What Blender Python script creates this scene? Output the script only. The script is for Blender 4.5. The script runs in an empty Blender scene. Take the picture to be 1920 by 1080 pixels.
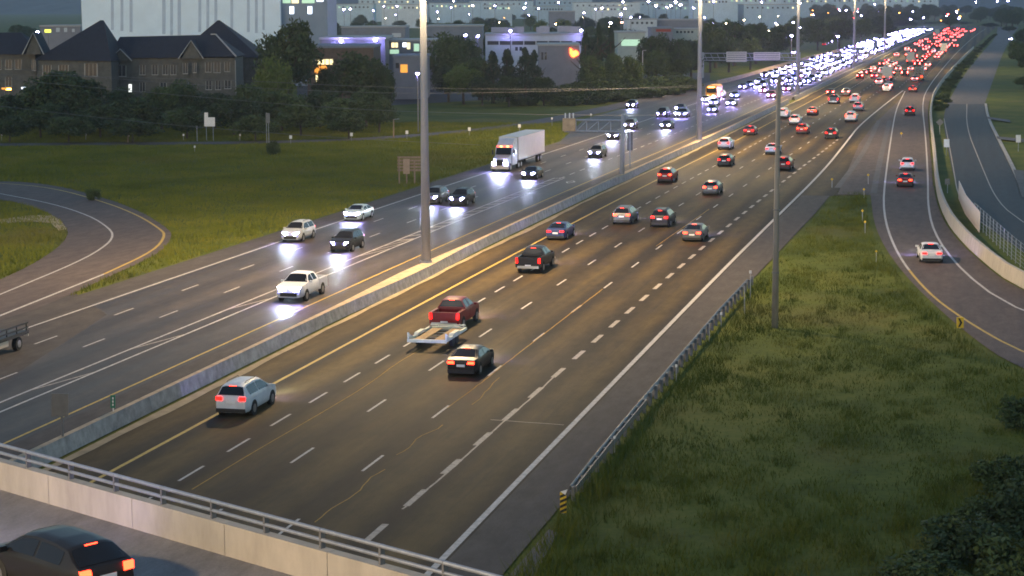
import bpy, math, random
import numpy as np
from mathutils import Matrix, Vector
random.seed(7); RNG = np.random.default_rng(7)
S = bpy.context.scene
COL = S.collection

# ------------------------------------------------------------------ camera
FPX, PITCH, YAW, ROLL, H = 3754.84, .14179, .23048, -.00602, 21.1408
fw = np.array([-math.sin(YAW)*math.cos(PITCH), math.cos(YAW)*math.cos(PITCH), -math.sin(PITCH)])
rt0 = np.array([math.cos(YAW), math.sin(YAW), 0.0]); up0 = np.cross(rt0, fw)
rt = math.cos(ROLL)*rt0 + math.sin(ROLL)*up0
up = -math.sin(ROLL)*rt0 + math.cos(ROLL)*up0
fwh = np.array([-math.sin(YAW), math.cos(YAW), 0.0])
cd = bpy.data.cameras.new('camera'); cam = bpy.data.objects.new('camera', cd); COL.objects.link(cam)
cd.sensor_width = 36; cd.lens = FPX/1920*36; cd.clip_start = 1; cd.clip_end = 12000
M = Matrix(((rt[0], up[0], -fw[0], 0), (rt[1], up[1], -fw[1], 0), (rt[2], up[2], -fw[2], H), (0, 0, 0, 1)))
cam.matrix_world = M
S.camera = cam

# ------------------------------------------------------------------ world, sun, exposure
w = bpy.data.worlds.new('World'); S.world = w; w.use_nodes = True
wn = w.node_tree.nodes; wn.clear()
sky = wn.new('ShaderNodeTexSky'); sky.sky_type = 'NISHITA'; sky.sun_disc = False
SUN_EL = math.radians(8.0)
sky.sun_elevation = SUN_EL; sky.sun_rotation = math.radians(195)
sky.air_density = 1.0; sky.dust_density = .3; sky.ozone_density = 2.0
bg = wn.new('ShaderNodeBackground'); bg.inputs[1].default_value = 0.062
wo = wn.new('ShaderNodeOutputWorld')
w.node_tree.links.new(sky.outputs[0], bg.inputs[0]); w.node_tree.links.new(bg.outputs[0], wo.inputs[0])
sl = bpy.data.lights.new('sun', 'SUN'); sl.energy = 0.06; sl.angle = math.radians(25); sl.color = (1, .72, .5)
sun = bpy.data.objects.new('sun', sl); COL.objects.link(sun)
sun.rotation_euler = (math.radians(82), 0, math.radians(-15))   # low in the west, behind the camera
S.view_settings.view_transform = 'Standard'; S.view_settings.look = 'None'
S.view_settings.exposure = 2.0; S.view_settings.gamma = 1.0; S.view_settings.use_curve_mapping = False
S.render.engine = 'CYCLES'
S.cycles.use_denoising = True
S.cycles.max_bounces = 5; S.cycles.diffuse_bounces = 2; S.cycles.glossy_bounces = 3
S.cycles.transparent_max_bounces = 8; S.cycles.sample_clamp_indirect = 4.0
S.cycles.caustics_reflective = False; S.cycles.caustics_refractive = False
S.cycles.filter_width = 1.75

# ------------------------------------------------------------------ pixels to places
def ray(px, py): return (px-960)*rt - (py-540)*up + FPX*fw
def G(px, py, z=0.0):
    d = ray(px, py); t = (z-H)/d[2]; p = d*t; return np.array([p[0], p[1], z])
def W(px, py, D):                       # the point on the pixel's ray at horizontal distance D ahead
    d = ray(px, py); t = D/float(d@fwh); p = d*t; return np.array([p[0], p[1], H+p[2]])
CY = np.array([0, 150, 200, 250, 300, 400, 500, 700, 900, 1300, 1900.])
CX = np.array([0, 0, .22, .9, 1.9, 2.7, 3.6, 4.8, 5.6, 9.5, 17.])
_yy = np.linspace(0, 1900, 1901); _cc = np.interp(_yy, CY, CX)
_k = np.ones(61)/61; _cc = np.convolve(np.pad(_cc, 30, mode='edge'), _k, mode='valid')
def c(Y): return float(np.interp(Y, _yy, _cc))
def cs(Y): return (c(Y+10)-c(Y-10))/20
def RP(off, Y, z=0.0): return np.array([off+c(Y), Y, z])

# ------------------------------------------------------------------ materials
MATS = {}
def nm(m): return m.node_tree.nodes, m.node_tree.links
def mat(name, col, rough=.6, var=.15, scale=3.0, bump=0.0, spec=.4, metal=0.0, stretch=(1,1,1), col2=None, bscale=None):
    """plain procedural paint / stone / metal: colour broken up by noise, optional fine relief"""
    if name in MATS: return MATS[name]
    m = bpy.data.materials.new(name); m.use_nodes = True; n, l = nm(m)
    b = n['Principled BSDF']; b.inputs['Roughness'].default_value = rough
    b.inputs['Specular IOR Level'].default_value = spec; b.inputs['Metallic'].default_value = metal
    tc = n.new('ShaderNodeTexCoord'); mp = n.new('ShaderNodeMapping'); mp.inputs['Scale'].default_value = stretch
    l.new(tc.outputs['Object'], mp.inputs[0])
    nz = n.new('ShaderNodeTexNoise'); nz.inputs['Scale'].default_value = scale; nz.inputs['Detail'].default_value = 6
    nz.inputs['Roughness'].default_value = .65
    l.new(mp.outputs[0], nz.inputs['Vector'])
    r = n.new('ShaderNodeValToRGB')
    a = tuple(max(0, x*(1-var)) for x in col); d = tuple(min(1, x*(1+var)) for x in (col2 or col))
    r.color_ramp.elements[0].color = (*a, 1); r.color_ramp.elements[1].color = (*d, 1)
    r.color_ramp.elements[0].position = .3; r.color_ramp.elements[1].position = .7
    l.new(nz.outputs['Fac'], r.inputs[0]); l.new(r.outputs[0], b.inputs['Base Color'])
    if bump:
        n2 = n.new('ShaderNodeTexNoise'); n2.inputs['Scale'].default_value = bscale or scale*8; n2.inputs['Detail'].default_value = 4
        l.new(mp.outputs[0], n2.inputs['Vector'])
        bp = n.new('ShaderNodeBump'); bp.inputs['Strength'].default_value = bump; bp.inputs['Distance'].default_value = .05
        l.new(n2.outputs['Fac'], bp.inputs['Height']); l.new(bp.outputs[0], b.inputs['Normal'])
    MATS[name] = m; return m
def emit(name, col, strength):
    if name in MATS: return MATS[name]
    m = bpy.data.materials.new(name); m.use_nodes = True; n, l = nm(m)
    b = n['Principled BSDF']; b.inputs['Base Color'].default_value = (*[x*.5 for x in col], 1)
    b.inputs['Emission Color'].default_value = (*col, 1); b.inputs['Emission Strength'].default_value = strength
    MATS[name] = m; return m
def paint(name, col, rough=.3):
    if name in MATS: return MATS[name]
    m = mat(name, col, rough=rough+.1, var=.12, scale=2.0, spec=.22)
    m.node_tree.nodes['Principled BSDF'].inputs['Coat Weight'].default_value = .06
    m.node_tree.nodes['Principled BSDF'].inputs['Coat Roughness'].default_value = .12
    return m
def asphalt(name, base, dark, warm, lane0=None, laneW=3.75, rough=.42, band=.5, spec=.22):
    """worn asphalt: long streaks along the road, patches, wheel tracks at lane spacing, fine grain"""
    m = bpy.data.materials.new(name); m.use_nodes = True; n, l = nm(m); b = n['Principled BSDF']
    g = n.new('ShaderNodeNewGeometry'); sx = n.new('ShaderNodeSeparateXYZ'); l.new(g.outputs['Position'], sx.inputs[0])
    def noise(sc, scale, det=5, rg=.6):
        mp = n.new('ShaderNodeMapping'); mp.inputs['Scale'].default_value = sc; l.new(g.outputs['Position'], mp.inputs[0])
        z = n.new('ShaderNodeTexNoise'); z.inputs['Scale'].default_value = scale; z.inputs['Detail'].default_value = det; z.inputs['Roughness'].default_value = rg
        l.new(mp.outputs[0], z.inputs['Vector']); return z
    def mixc(fac, A, B, bt='MIX'):
        x = n.new('ShaderNodeMix'); x.data_type = 'RGBA'; x.blend_type = bt
        if hasattr(fac, 'is_linked'): l.new(fac, x.inputs['Factor'])
        else: x.inputs['Factor'].default_value = fac
        for v, s in ((A, 6), (B, 7)):
            if hasattr(v, 'is_linked'): l.new(v, x.inputs[s])
            else: x.inputs[s].default_value = (*v, 1)
        return x.outputs[2]
    def ramp(src, p0, p1):
        r = n.new('ShaderNodeMapRange'); r.inputs[1].default_value = p0; r.inputs[2].default_value = p1
        l.new(src, r.inputs[0]); return r.outputs[0]
    streak = noise((1, .012, 1), .9, 6, .7); patch = noise((1, .25, 1), .12, 4); grain = noise((1, 1, 1), 14, 3, .8)
    cc = mixc(ramp(streak.outputs['Fac'], .35, .68), dark, base)
    cc = mixc(ramp(patch.outputs['Fac'], .42, .72), cc, warm)
    if lane0 is not None:
        a = n.new('ShaderNodeMath'); a.operation = 'SUBTRACT'; l.new(sx.outputs[0], a.inputs[0]); a.inputs[1].default_value = lane0
        d = n.new('ShaderNodeMath'); d.operation = 'MULTIPLY'; l.new(a.outputs[0], d.inputs[0]); d.inputs[1].default_value = 2*math.pi/laneW
        s = n.new('ShaderNodeMath'); s.operation = 'COSINE'; l.new(d.outputs[0], s.inputs[0])
        # between the wheel tracks: oil-darkened strip in the middle of each lane and along the lines
        f = ramp(s.outputs[0], -.8, .8)
        k = n.new('ShaderNodeMath'); k.operation = 'MULTIPLY'; l.new(f, k.inputs[0]); l.new(ramp(patch.outputs['Fac'], .25, .5), k.inputs[1])
        k2 = n.new('ShaderNodeMath'); k2.operation = 'MULTIPLY'; l.new(k.outputs[0], k2.inputs[0]); k2.inputs[1].default_value = band
        cc = mixc(k2.outputs[0], cc, dark)
    blot = noise((1, .3, 1), 1.3, 6, .75); bm = n.new('ShaderNodeMapRange'); bm.inputs[1].default_value = .3; bm.inputs[2].default_value = .7; bm.inputs[3].default_value = .72; bm.inputs[4].default_value = 1.22; l.new(blot.outputs['Fac'], bm.inputs[0])
    xb = n.new('ShaderNodeMix'); xb.data_type = 'RGBA'; xb.blend_type = 'MULTIPLY'; xb.inputs['Factor'].default_value = 1; l.new(cc, xb.inputs[6]); l.new(bm.outputs[0], xb.inputs[7]); cc = xb.outputs[2]
    gm = n.new('ShaderNodeMapRange'); gm.inputs[3].default_value = .62; gm.inputs[4].default_value = 1.38; l.new(grain.outputs['Fac'], gm.inputs[0])
    x = n.new('ShaderNodeMix'); x.data_type = 'RGBA'; x.blend_type = 'MULTIPLY'; x.inputs['Factor'].default_value = 1
    l.new(cc, x.inputs[6]); l.new(gm.outputs[0], x.inputs[7]); l.new(x.outputs[2], b.inputs['Base Color'])
    rr = n.new('ShaderNodeMapRange'); rr.inputs[3].default_value = rough-.1; rr.inputs[4].default_value = rough+.12
    l.new(streak.outputs['Fac'], rr.inputs[0]); l.new(rr.outputs[0], b.inputs['Roughness'])
    b.inputs['Specular IOR Level'].default_value = spec
    bp = n.new('ShaderNodeBump'); bp.inputs['Strength'].default_value = .25; bp.inputs['Distance'].default_value = .02
    l.new(grain.outputs['Fac'], bp.inputs['Height']); l.new(bp.outputs[0], b.inputs['Normal'])
    MATS[name] = m; return m
def grassmat(name, cols, scale=.12):
    m = bpy.data.materials.new(name); m.use_nodes = True; n, l = nm(m); b = n['Principled BSDF']
    g = n.new('ShaderNodeNewGeometry')
    def nz(s, d=6):
        z = n.new('ShaderNodeTexNoise'); z.inputs['Scale'].default_value = s; z.inputs['Detail'].default_value = d; z.inputs['Roughness'].default_value = .7
        l.new(g.outputs['Position'], z.inputs['Vector']); return z
    a, e = nz(scale), nz(3.0, 4)
    ad = n.new('ShaderNodeMath'); ad.operation = 'MULTIPLY_ADD'; l.new(e.outputs['Fac'], ad.inputs[0]); ad.inputs[1].default_value = .5
    sb = n.new('ShaderNodeMath'); sb.operation = 'SUBTRACT'; l.new(a.outputs['Fac'], sb.inputs[0]); sb.inputs[1].default_value = .25
    l.new(sb.outputs[0], ad.inputs[2])
    r = n.new('ShaderNodeValToRGB'); r.color_ramp.elements[0].position = .3; r.color_ramp.elements[1].position = .72
    r.color_ramp.elements[0].color = (*cols[0], 1); r.color_ramp.elements[1].color = (*cols[2], 1)
    x = r.color_ramp.elements.new(.5); x.color = (*cols[1], 1)
    l.new(ad.outputs[0], r.inputs[0])
    dz = n.new('ShaderNodeTexNoise'); dz.inputs['Scale'].default_value = .05; dz.inputs['Detail'].default_value = 5; dz.inputs['Roughness'].default_value = .6; l.new(g.outputs['Position'], dz.inputs['Vector'])
    dm = n.new('ShaderNodeMapRange'); dm.inputs[1].default_value = .54; dm.inputs[2].default_value = .70; dm.inputs[4].default_value = .4; l.new(dz.outputs['Fac'], dm.inputs[0])
    dx = n.new('ShaderNodeMix'); dx.data_type = 'RGBA'; l.new(dm.outputs[0], dx.inputs['Factor']); l.new(r.outputs[0], dx.inputs[6]); dx.inputs[7].default_value = (.15, .115, .045, 1)
    l.new(dx.outputs[2], b.inputs['Base Color'])
    b.inputs['Roughness'].default_value = .9; b.inputs['Specular IOR Level'].default_value = .1
    MATS[name] = m; return m

M_ASR = asphalt('asphalt_warm', (.100, .074, .037), (.038, .030, .022), (.152, .100, .036), lane0=-38.34, rough=.7, band=1.0, spec=.07)
M_ASL = asphalt('asphalt_grey', (.080, .064, .056), (.044, .036, .033), (.096, .074, .058), lane0=-45.9, laneW=3.6, rough=.52, band=.8, spec=.10)
M_RAMP = asphalt('asphalt_ramp', (.122, .098, .092), (.094, .077, .073), (.132, .104, .092), rough=.75, spec=.08)
M_SHO = asphalt('asphalt_shoulder', (.096, .084, .078), (.070, .061, .058), (.105, .090, .078), rough=.75, spec=.08)
M_DARK = asphalt('asphalt_new', (.036, .037, .043), (.028, .030, .035), (.040, .040, .045), rough=.7)
M_OLD = asphalt('asphalt_old', (.105, .097, .098), (.085, .079, .08), (.12, .108, .105), rough=.75)
M_DECK = asphalt('bridge_asphalt', (.24, .225, .215), (.20, .19, .185), (.26, .235, .215), rough=.75)
M_WHITE = mat('white_road_paint', (.46, .43, .40), .7, .35, 3)
M_WORN = mat('worn_white_paint', (.36, .31, .26), .7, .4, 3)
M_YEL = mat('yellow_road_paint', (.46, .31, .06), .7, .3, 3)
M_SAND = mat('sand', (.34, .27, .17), .9, .3, .6, bump=.3)
M_CONC = mat('concrete', (.30, .295, .285), .8, .34, 1.6, bump=.2, bscale=20)
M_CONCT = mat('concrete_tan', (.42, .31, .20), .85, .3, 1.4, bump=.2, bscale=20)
M_CONCP = mat('parapet_concrete', (.40, .36, .31), .8, .17, 1.3, bump=.25, bscale=20, stretch=(1, 1, .35))
M_STEEL = mat('galvanised_steel', (.36, .37, .40), .45, .15, 4, metal=.6)
M_DSTEEL = mat('dull_steel', (.16, .16, .17), .6, .2, 4, metal=.3)
M_POLE = mat('painted_pole', (.30, .31, .34), .5, .12, 1.2, stretch=(1, 1, .2))
M_CPOLE = mat('concrete_pole', (.24, .22, .19), .85, .2, 3, stretch=(1, 1, .2))
M_WOOD = mat('weathered_wood', (.25, .18, .13), .85, .25, 5, stretch=(1, 1, .2))
M_TAR = mat('crack_sealant', (.40, .25, .07), .85, .3, 2, spec=.1)
M_GRASS = grassmat('grass_field', ((.048, .066, .012), (.086, .106, .016), (.140, .136, .026)))
M_BLADE = grassmat('grass_blades', ((.050, .068, .012), (.088, .108, .016), (.145, .140, .028)), .2)
M_BLADEL = grassmat('field_blades', ((.082, .102, .015), (.140, .156, .021), (.205, .188, .032)), .08)
M_GLASS = mat('window_glass', (.010, .011, .014), .12, .1, 2, spec=.35)
M_TYRE = mat('tyre_rubber', (.018, .018, .018), .8, .1, 4)
M_RIM = mat('wheel_rim', (.35, .35, .36), .35, .1, 4, metal=.8)
M_BLACK = mat('black_plastic', (.02, .02, .022), .6, .1, 4)
M_HEAD = emit('headlight_glow', (.38, .36, 1.0), 160)
M_HEADF = emit('headlight_glow_far', (.34, .28, 1.0), 340)
M_TAIL = emit('tail_light_glow', (1.0, .004, .003), 2.2)
M_TAILB = emit('brake_light_glow', (1.0, .025, .008), 5.0)
M_TAILF = emit('brake_light_glow_far', (1.0, .035, .03), 30)
M_AMBER = emit('amber_lamp', (1.0, .35, .05), 6)
M_PLATE = mat('number_plate', (.7, .72, .75), .5, .05, 4)
M_SIGNB = mat('sign_back_aluminium', (.15, .155, .16), .6, .12, 3, metal=.4)
M_SIGNW = mat('white_sign_face', (.75, .72, .70), .5, .08, 3)
M_SIGNY = mat('yellow_sign_face', (.75, .48, .03), .5, .1, 3)
M_SIGNG = mat('green_sign_face', (.02, .16, .10), .5, .1, 3)

# ------------------------------------------------------------------ mesh helpers
class MB:
    def __init__(s): s.v = []; s.f = []; s.m = []
    def add(s, vs, fs, mi=0):
        o = len(s.v); s.v += [tuple(map(float, p)) for p in vs]; s.f += [tuple(i+o for i in q) for q in fs]; s.m += [mi]*len(fs); return s
    def box(s, ctr, size, rz=0.0, mi=0, taper=1.0):
        cx, cy, cz = ctr; a, b, d = [x/2 for x in size]; ca, sa = math.cos(rz), math.sin(rz); vs = []
        for z, t in ((-d, 1.0), (d, taper)):
            for x, y in ((-a, -b), (a, -b), (a, b), (-a, b)):
                x *= t; y *= t; vs.append((cx+x*ca-y*sa, cy+x*sa+y*ca, cz+z))
        return s.add(vs, [(3,2,1,0),(4,5,6,7),(0,1,5,4),(1,2,6,5),(2,3,7,6),(3,0,4,7)], mi)
    def hexa(s, b4, t4, mi=0):
        return s.add(list(b4)+list(t4), [(3,2,1,0),(4,5,6,7),(0,1,5,4),(1,2,6,5),(2,3,7,6),(3,0,4,7)], mi)
    def tube(s, pts, r, n=8, mi=0, r2=None, cap=True):
        pts = [np.array(p, float) for p in pts]; k = len(pts); vs = []
        for i, p in enumerate(pts):
            t = pts[min(i+1, k-1)]-pts[max(i-1, 0)]; t = t/np.linalg.norm(t)
            a = np.cross(t, (0, 0, 1)) if abs(t[2]) < .95 else np.cross(t, (1, 0, 0)); a /= np.linalg.norm(a); b = np.cross(t, a)
            rr = r if r2 is None else r+(r2-r)*i/(k-1)
            for j in range(n):
                q = 2*math.pi*j/n; vs.append(p+rr*(math.cos(q)*a+math.sin(q)*b))
        fs = [(i*n+j, i*n+(j+1) % n, (i+1)*n+(j+1) % n, (i+1)*n+j) for i in range(k-1) for j in range(n)]
        if cap: fs += [tuple(range(n))[::-1], tuple(range((k-1)*n, k*n))]
        return s.add(vs, fs, mi)
    def disc(s, ctr, r, axis, h, n=14, mi=0):
        ctr = np.array(ctr, float); ax = np.array(axis, float); return s.tube([ctr-ax*h/2, ctr+ax*h/2], r, n, mi)
    def prism(s, poly, vec, mi=0):
        n = len(poly); vec = np.array(vec, float); a = [np.array(p, float) for p in poly]; b = [p+vec for p in a]
        return s.add(a+b, [tuple(range(n))[::-1], tuple(range(n, 2*n))]+[(i, (i+1) % n, n+(i+1) % n, n+i) for i in range(n)], mi)
    def strip(s, A, B, mi=0):
        n = len(A); return s.add(list(A)+list(B), [(i, n+i, n+i+1, i+1) for i in range(n-1)], mi)
    def mesh(s, name, mats, smooth=False):
        me = bpy.data.meshes.new(name); me.from_pydata(s.v, [], s.f)
        for m in (mats if isinstance(mats, (list, tuple)) else [mats]): me.materials.append(m)
        if isinstance(mats, (list, tuple)) and len(mats) > 1: me.polygons.foreach_set('material_index', s.m)
        if smooth: me.polygons.foreach_set('use_smooth', [True]*len(me.polygons))
        me.update(); return me
    def build(s, name, mats, parent=None, smooth=False, **kw):
        return link(name, s.mesh(name, mats, smooth), parent, **kw)
def link(name, me, parent=None, loc=None, rz=None, label=None, cat=None, group=None, kind=None):
    o = bpy.data.objects.new(name, me); COL.objects.link(o)
    if parent is not None: o.parent = parent
    if loc is not None: o.location = loc
    if rz is not None: o.rotation_euler = (0, 0, rz)
    if label: o['label'] = label
    if cat: o['category'] = cat
    if group: o['group'] = group
    if kind: o['kind'] = kind
    return o
def thing(name, label, cat, loc=(0, 0, 0), rz=0.0, group=None): return link(name, None, None, loc, rz, label, cat, group)
def resample(poly, step):
    poly = [np.array(p, float) for p in poly]; d = [0]
    for a, b in zip(poly, poly[1:]): d.append(d[-1]+np.linalg.norm(b-a))
    n = max(2, int(d[-1]/step)+1); t = np.linspace(0, d[-1], n); A = np.array(poly)
    return np.stack([np.interp(t, d, A[:, i]) for i in range(A.shape[1])], 1)
def smooth_poly(pts, n=60, it=2):
    P = np.array(pts, float)
    for _ in range(it):                                   # Chaikin
        Q = [P[0]]
        for a, b in zip(P, P[1:]): Q += [a*.75+b*.25, a*.25+b*.75]
        Q.append(P[-1]); P = np.array(Q)
    d = np.concatenate([[0], np.cumsum(np.linalg.norm(np.diff(P, axis=0), axis=1))]); t = np.linspace(0, d[-1], n)
    return np.stack([np.interp(t, d, P[:, i]) for i in range(P.shape[1])], 1)
def line_strip(mb, path, width, z, mi=0):
    P = np.array(path, float)[:, :2]; T = np.gradient(P, axis=0); T /= np.linalg.norm(T, axis=1)[:, None]
    N = np.stack([-T[:, 1], T[:, 0]], 1)*width/2
    A = np.column_stack([P+N, np.full(len(P), z)]); B = np.column_stack([P-N, np.full(len(P), z)])
    mb.strip(A, B, mi)
def road_path(off, y0, y1, step=6.0): return [RP(off, y) for y in np.arange(y0, y1+.01, step)]
Zr, Zm = 0.0, 0.008

# ------------------------------------------------------------------ ground
mb = MB()
xs = np.linspace(-2600, 1500, 60); ys = np.linspace(-200, 6000, 90)
mb.v = [(x, y, -.05) for y in ys for x in xs]
mb.f = [(j*60+i, j*60+i+1, (j+1)*60+i+1, (j+1)*60+i) for j in range(89) for i in range(59)]; mb.m = [0]*len(mb.f)
mb.build('ground', M_GRASS, kind='structure')

mb = MB(); hx = np.linspace(-3200, 1400, 120); rows = []
for j, (yo, zz) in enumerate(((4300, -1), (4500, .6), (4700, 1.0), (5200, .8), (5800, -1))):
    rows += [(x, yo+60*math.sin(x*.004+j), -.1 if zz < 0 else zz*(46+9*math.sin(x*.0041+1)+6*math.sin(x*.013)+4*math.sin(x*.05+j)+3*math.sin(x*.11))) for x in hx]
mb.add(rows, [(j*120+i, j*120+i+1, (j+1)*120+i+1, (j+1)*120+i) for j in range(4) for i in range(119)])
mb.build('hills', mat('wooded_hills', (.045, .070, .075), .95, .35, .02), kind='structure')

# ------------------------------------------------------------------ carriageways
Ygrid = np.concatenate([np.arange(45, 500, 5.0), np.arange(500, 1700, 25.0)])
wall_px = [(1920, 550), (1840, 490), (1780, 430), (1755, 370), (1750, 300), (1744, 240), (1742, 200), (1752, 170), (1790, 125), (1825, 90)]
wall_w = [G(*p)[:2] for p in wall_px]
wall_w = [np.array([30., 104.]), np.array([16., 124.]), np.array([8., 138.])]+wall_w+[np.array([3.5, 1300.]), np.array([10., 1650.])]
wall_path = smooth_poly(wall_w, 160, 2)
def wallX(Y): return float(np.interp(Y, wall_path[:, 1], wall_path[:, 0]))
def rightX(Y):
    if Y < 222: return float(np.interp(Y, [45, 150, 200, 222], [-17.0, -16.8, -16.0, -15.9]))
    return min(wallX(Y)-.25, float(np.interp(Y, [222, 222.5], [-15.9, 50])))
def sheet(name, L, R, m, z=Zr):
    b = MB(); b.strip(L, R); return b.build(name, m, kind='structure')
road_r = sheet('road_right', [np.array([-41.6+c(y), y, Zr]) for y in Ygrid], [np.array([rightX(y), y, Zr]) for y in Ygrid], M_ASR)
def leftX(Y): return float(np.interp(Y, [45, 300, 360, 540, 710, 1000, 1700], [-65.2, -64.6+1.9, -70.5, -66.5, -64.0, -58.5, -50.]))
road_l = sheet('road_left', [np.array([leftX(y), y, Zr]) for y in Ygrid], [np.array([-42.9+c(y), y, Zr]) for y in Ygrid], M_ASL)
# paler worn shoulders laid on the carriageways
b = MB(); yy = np.arange(45, 300, 5.0)
b.strip([np.array([leftX(y)+.02, y, Zr+.004]) for y in yy], [np.array([-61.5+c(y), y, Zr+.004]) for y in yy]); b.build('road_shoulder_outer', M_SHO, kind='structure')
b = MB(); yy = np.arange(45, 222, 5.0)
b.strip([np.array([-19.45+c(y), y, Zr+.004]) for y in yy], [np.array([rightX(y)-.02, y, Zr+.004]) for y in yy]); b.build('road_shoulder_ramp_side', M_SHO, kind='structure')
b = MB(); yy = np.arange(45, 1500, 12.0)
b.strip([np.array([-45.5+c(y), y, Zr+.004]) for y in yy], [np.array([-42.95+c(y), y, Zr+.004]) for y in yy]); b.build('road_shoulder_median', M_SHO, kind='structure')
b = MB(); rw = lambda y: .55+.35*math.sin(y*.11)*math.sin(y*.037+1)+.15*math.sin(y*.6)
yy = np.arange(45, 900, 3.0)
b.strip([np.array([-41.65+c(y), y, Zr+.006]) for y in yy], [np.array([-41.45+c(y)+.5*rw(y), y, Zr+.006]) for y in yy]); b.build('sand_along_median', M_SAND, kind='structure')

b = MB(); b.add([[*G(*p)[:2], Zr+.012] for p in [(1030, 992), (1046, 1000), (1000, 1085), (950, 1085)]], [(0, 1, 2, 3)]); b.build('drain_channel', M_OLD, kind='structure')
# on-ramp on the right
rl = smooth_poly([(26, 80), (12, 100)]+[tuple(G(*p)[:2]) for p in [(1920, 700), (1800, 617), (1690, 512), (1640, 432), (1632, 363)]], 60)
rr_ = [np.array([x-.22*0, y]) for x, y in wall_path if y < 235]
rr_ = resample(rr_, 3)
rr2 = np.stack([np.interp(np.linspace(0, 1, 60), np.linspace(0, 1, len(rr_)), rr_[:, i]) for i in (0, 1)], 1)
sheet('ramp_right', [np.array([x, y, Zr+.004]) for x, y in rl], [np.array([x-.2, y, Zr+.004]) for x, y in rr2], M_RAMP)
# pavement of the gore and merge between ramp and wall
yy = np.arange(222, 480, 6.0)
sheet('ramp_gore', [np.array([np.interp(y, [222, 300, 350, 480], [-15.2, -17.6, -18.0, -16.8]), y, Zr+.005]) for y in yy], [np.array([wallX(y)-.3, y, Zr+.005]) for y in yy], M_RAMP)

# loop ramp on the left
oL = [(-160, 350), (0, 338), (100, 346), (200, 372), (265, 397), (310, 425), (326, 441), (300, 476), (205, 518), (140, 549), (0, 607), (-300, 730)]
iL = [(-160, 362), (0, 373), (60, 386), (108, 408), (128, 430), (124, 450), (92, 477), (45, 504), (0, 524), (-60, 550), (-150, 590), (-300, 655)]
oW = smooth_poly([G(*p)[:2] for p in oL], 80); iW = smooth_poly([G(*p)[:2] for p in iL], 80)
sheet('ramp_loop', [np.array([x, y, Zr+.002]) for x, y in iW], [np.array([x, y, Zr+.002]) for x, y in oW], M_RAMP)
b = MB(); b.add([[*G(*p)[:2], Zr+.0015] for p in [(140, 549), (0, 607), (-300, 730), (-300, 900), (0, 720), (200, 590)]], [(0, 1, 2, 3, 4, 5)]); b.build('ramp_loop_gore', M_SHO, kind='structure')
b = MB(); b.add([[*G(*p)[:2], Zr] for p in [(-40, 413), (0, 411), (60, 403), (100, 404), (135, 428), (110, 432), (95, 418), (60, 415), (0, 419), (-40, 421)]], [(0, 1, 2, 3, 4, 5, 6, 7, 8, 9)]); b.build('path_worn', M_SAND, kind='structure')

# north service road
nsp = smooth_poly([G(*p)[:2] for p in [(-250, 273), (0, 271), (300, 269), (500, 267), (700, 261), (900, 244), (1060, 221)]]+[(-70.5, 448), (-66.5, 560)], 90)
b = MB(); line_strip(b, nsp, 5.2, Zr+.003); b.build('road_north_ramp', M_OLD, kind='structure')

# ------------------------------------------------------------------ painted markings, parts of the roads
def solid(off_or_path, width, m, parent, y0=45, y1=1400, name='edge_line'):
    mbl = MB(); path = road_path(off_or_path, y0, y1, 8.0) if np.isscalar(off_or_path) else off_or_path
    line_strip(mbl, path, width, Zm); return mbl.build(name, m, parent)
solid(-38.34, .22, M_YEL, road_r)
R5 = [(-19.7, 45), (-19.72, 150), (-19.5, 190), (-19.1, 253), (-19.75, 306), (-20.3, 346), (-19.3, 420), (-18.2, 481)]
solid(smooth_poly(R5, 120), .28, M_WHITE, road_r)
rampl = smooth_poly([(24, 86), (12, 104)]+[tuple(G(*p)[:2]) for p in [(1920, 665), (1800, 595), (1735, 545), (1680, 475), (1655, 400), (1660, 330), (1675, 230), (1682, 200), (1697, 171)]], 120)
cut = next(i for i, p in enumerate(rampl) if p[1] > 160)
solid(rampl[:cut], .2, M_YEL, road_r); solid(rampl[cut-1:], .2, M_WHITE, road_r)
rampr = smooth_poly([(26, 98), (12, 122)]+[tuple(G(*p)[:2]) for p in [(1920, 590), (1820, 525), (1760, 455), (1740, 400), (1740, 330), (1735, 250), (1729, 200), (1735, 170), (1770, 125), (1800, 92)]]+[(-4.5, 1250), (1, 1500)], 200)
solid(rampr, .2, M_WHITE, road_r)
gl = smooth_poly([G(*p)[:2] for p in [(1570, 352), (1618, 290), (1648, 226)]], 20); solid(gl, .7, M_OLD, road_r, name='gore_strip')
gl = smooth_poly([G(*p)[:2] for p in [(1638, 362), (1650, 300), (1668, 226)]], 20); solid(gl, .7, M_OLD, road_r, name='gore_strip')
solid(-45.95, .16, M_YEL, road_l)
solid(-49.76, .16, M_WHITE, road_l, 45, 238); solid(-50.97, .16, M_WHITE, road_l, 45, 238)
solid(-61.1, .2, M_WHITE, road_l)
solid(smooth_poly([G(*p)[:2] for p in [(-120, 412), (0, 363), (100, 382), (170, 405), (205, 428), (213, 442), (200, 460), (150, 490), (0, 552), (-150, 615)]][1:], 90), .2, M_WHITE, road_l)
yl = smooth_poly([G(*p)[:2] for p in [(-100, 340), (0, 343), (100, 352), (200, 380), (260, 404), (300, 429), (311, 441), (290, 470), (195, 514)]], 90)
solid(yl, .24, M_YEL, road_l); solid(np.array([yl[-1]]+[G(*p)[:2] for p in [(100, 552), (0, 592), (-150, 652)]]), .24, M_WHITE, road_l)
dash_mesh = {}
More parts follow.
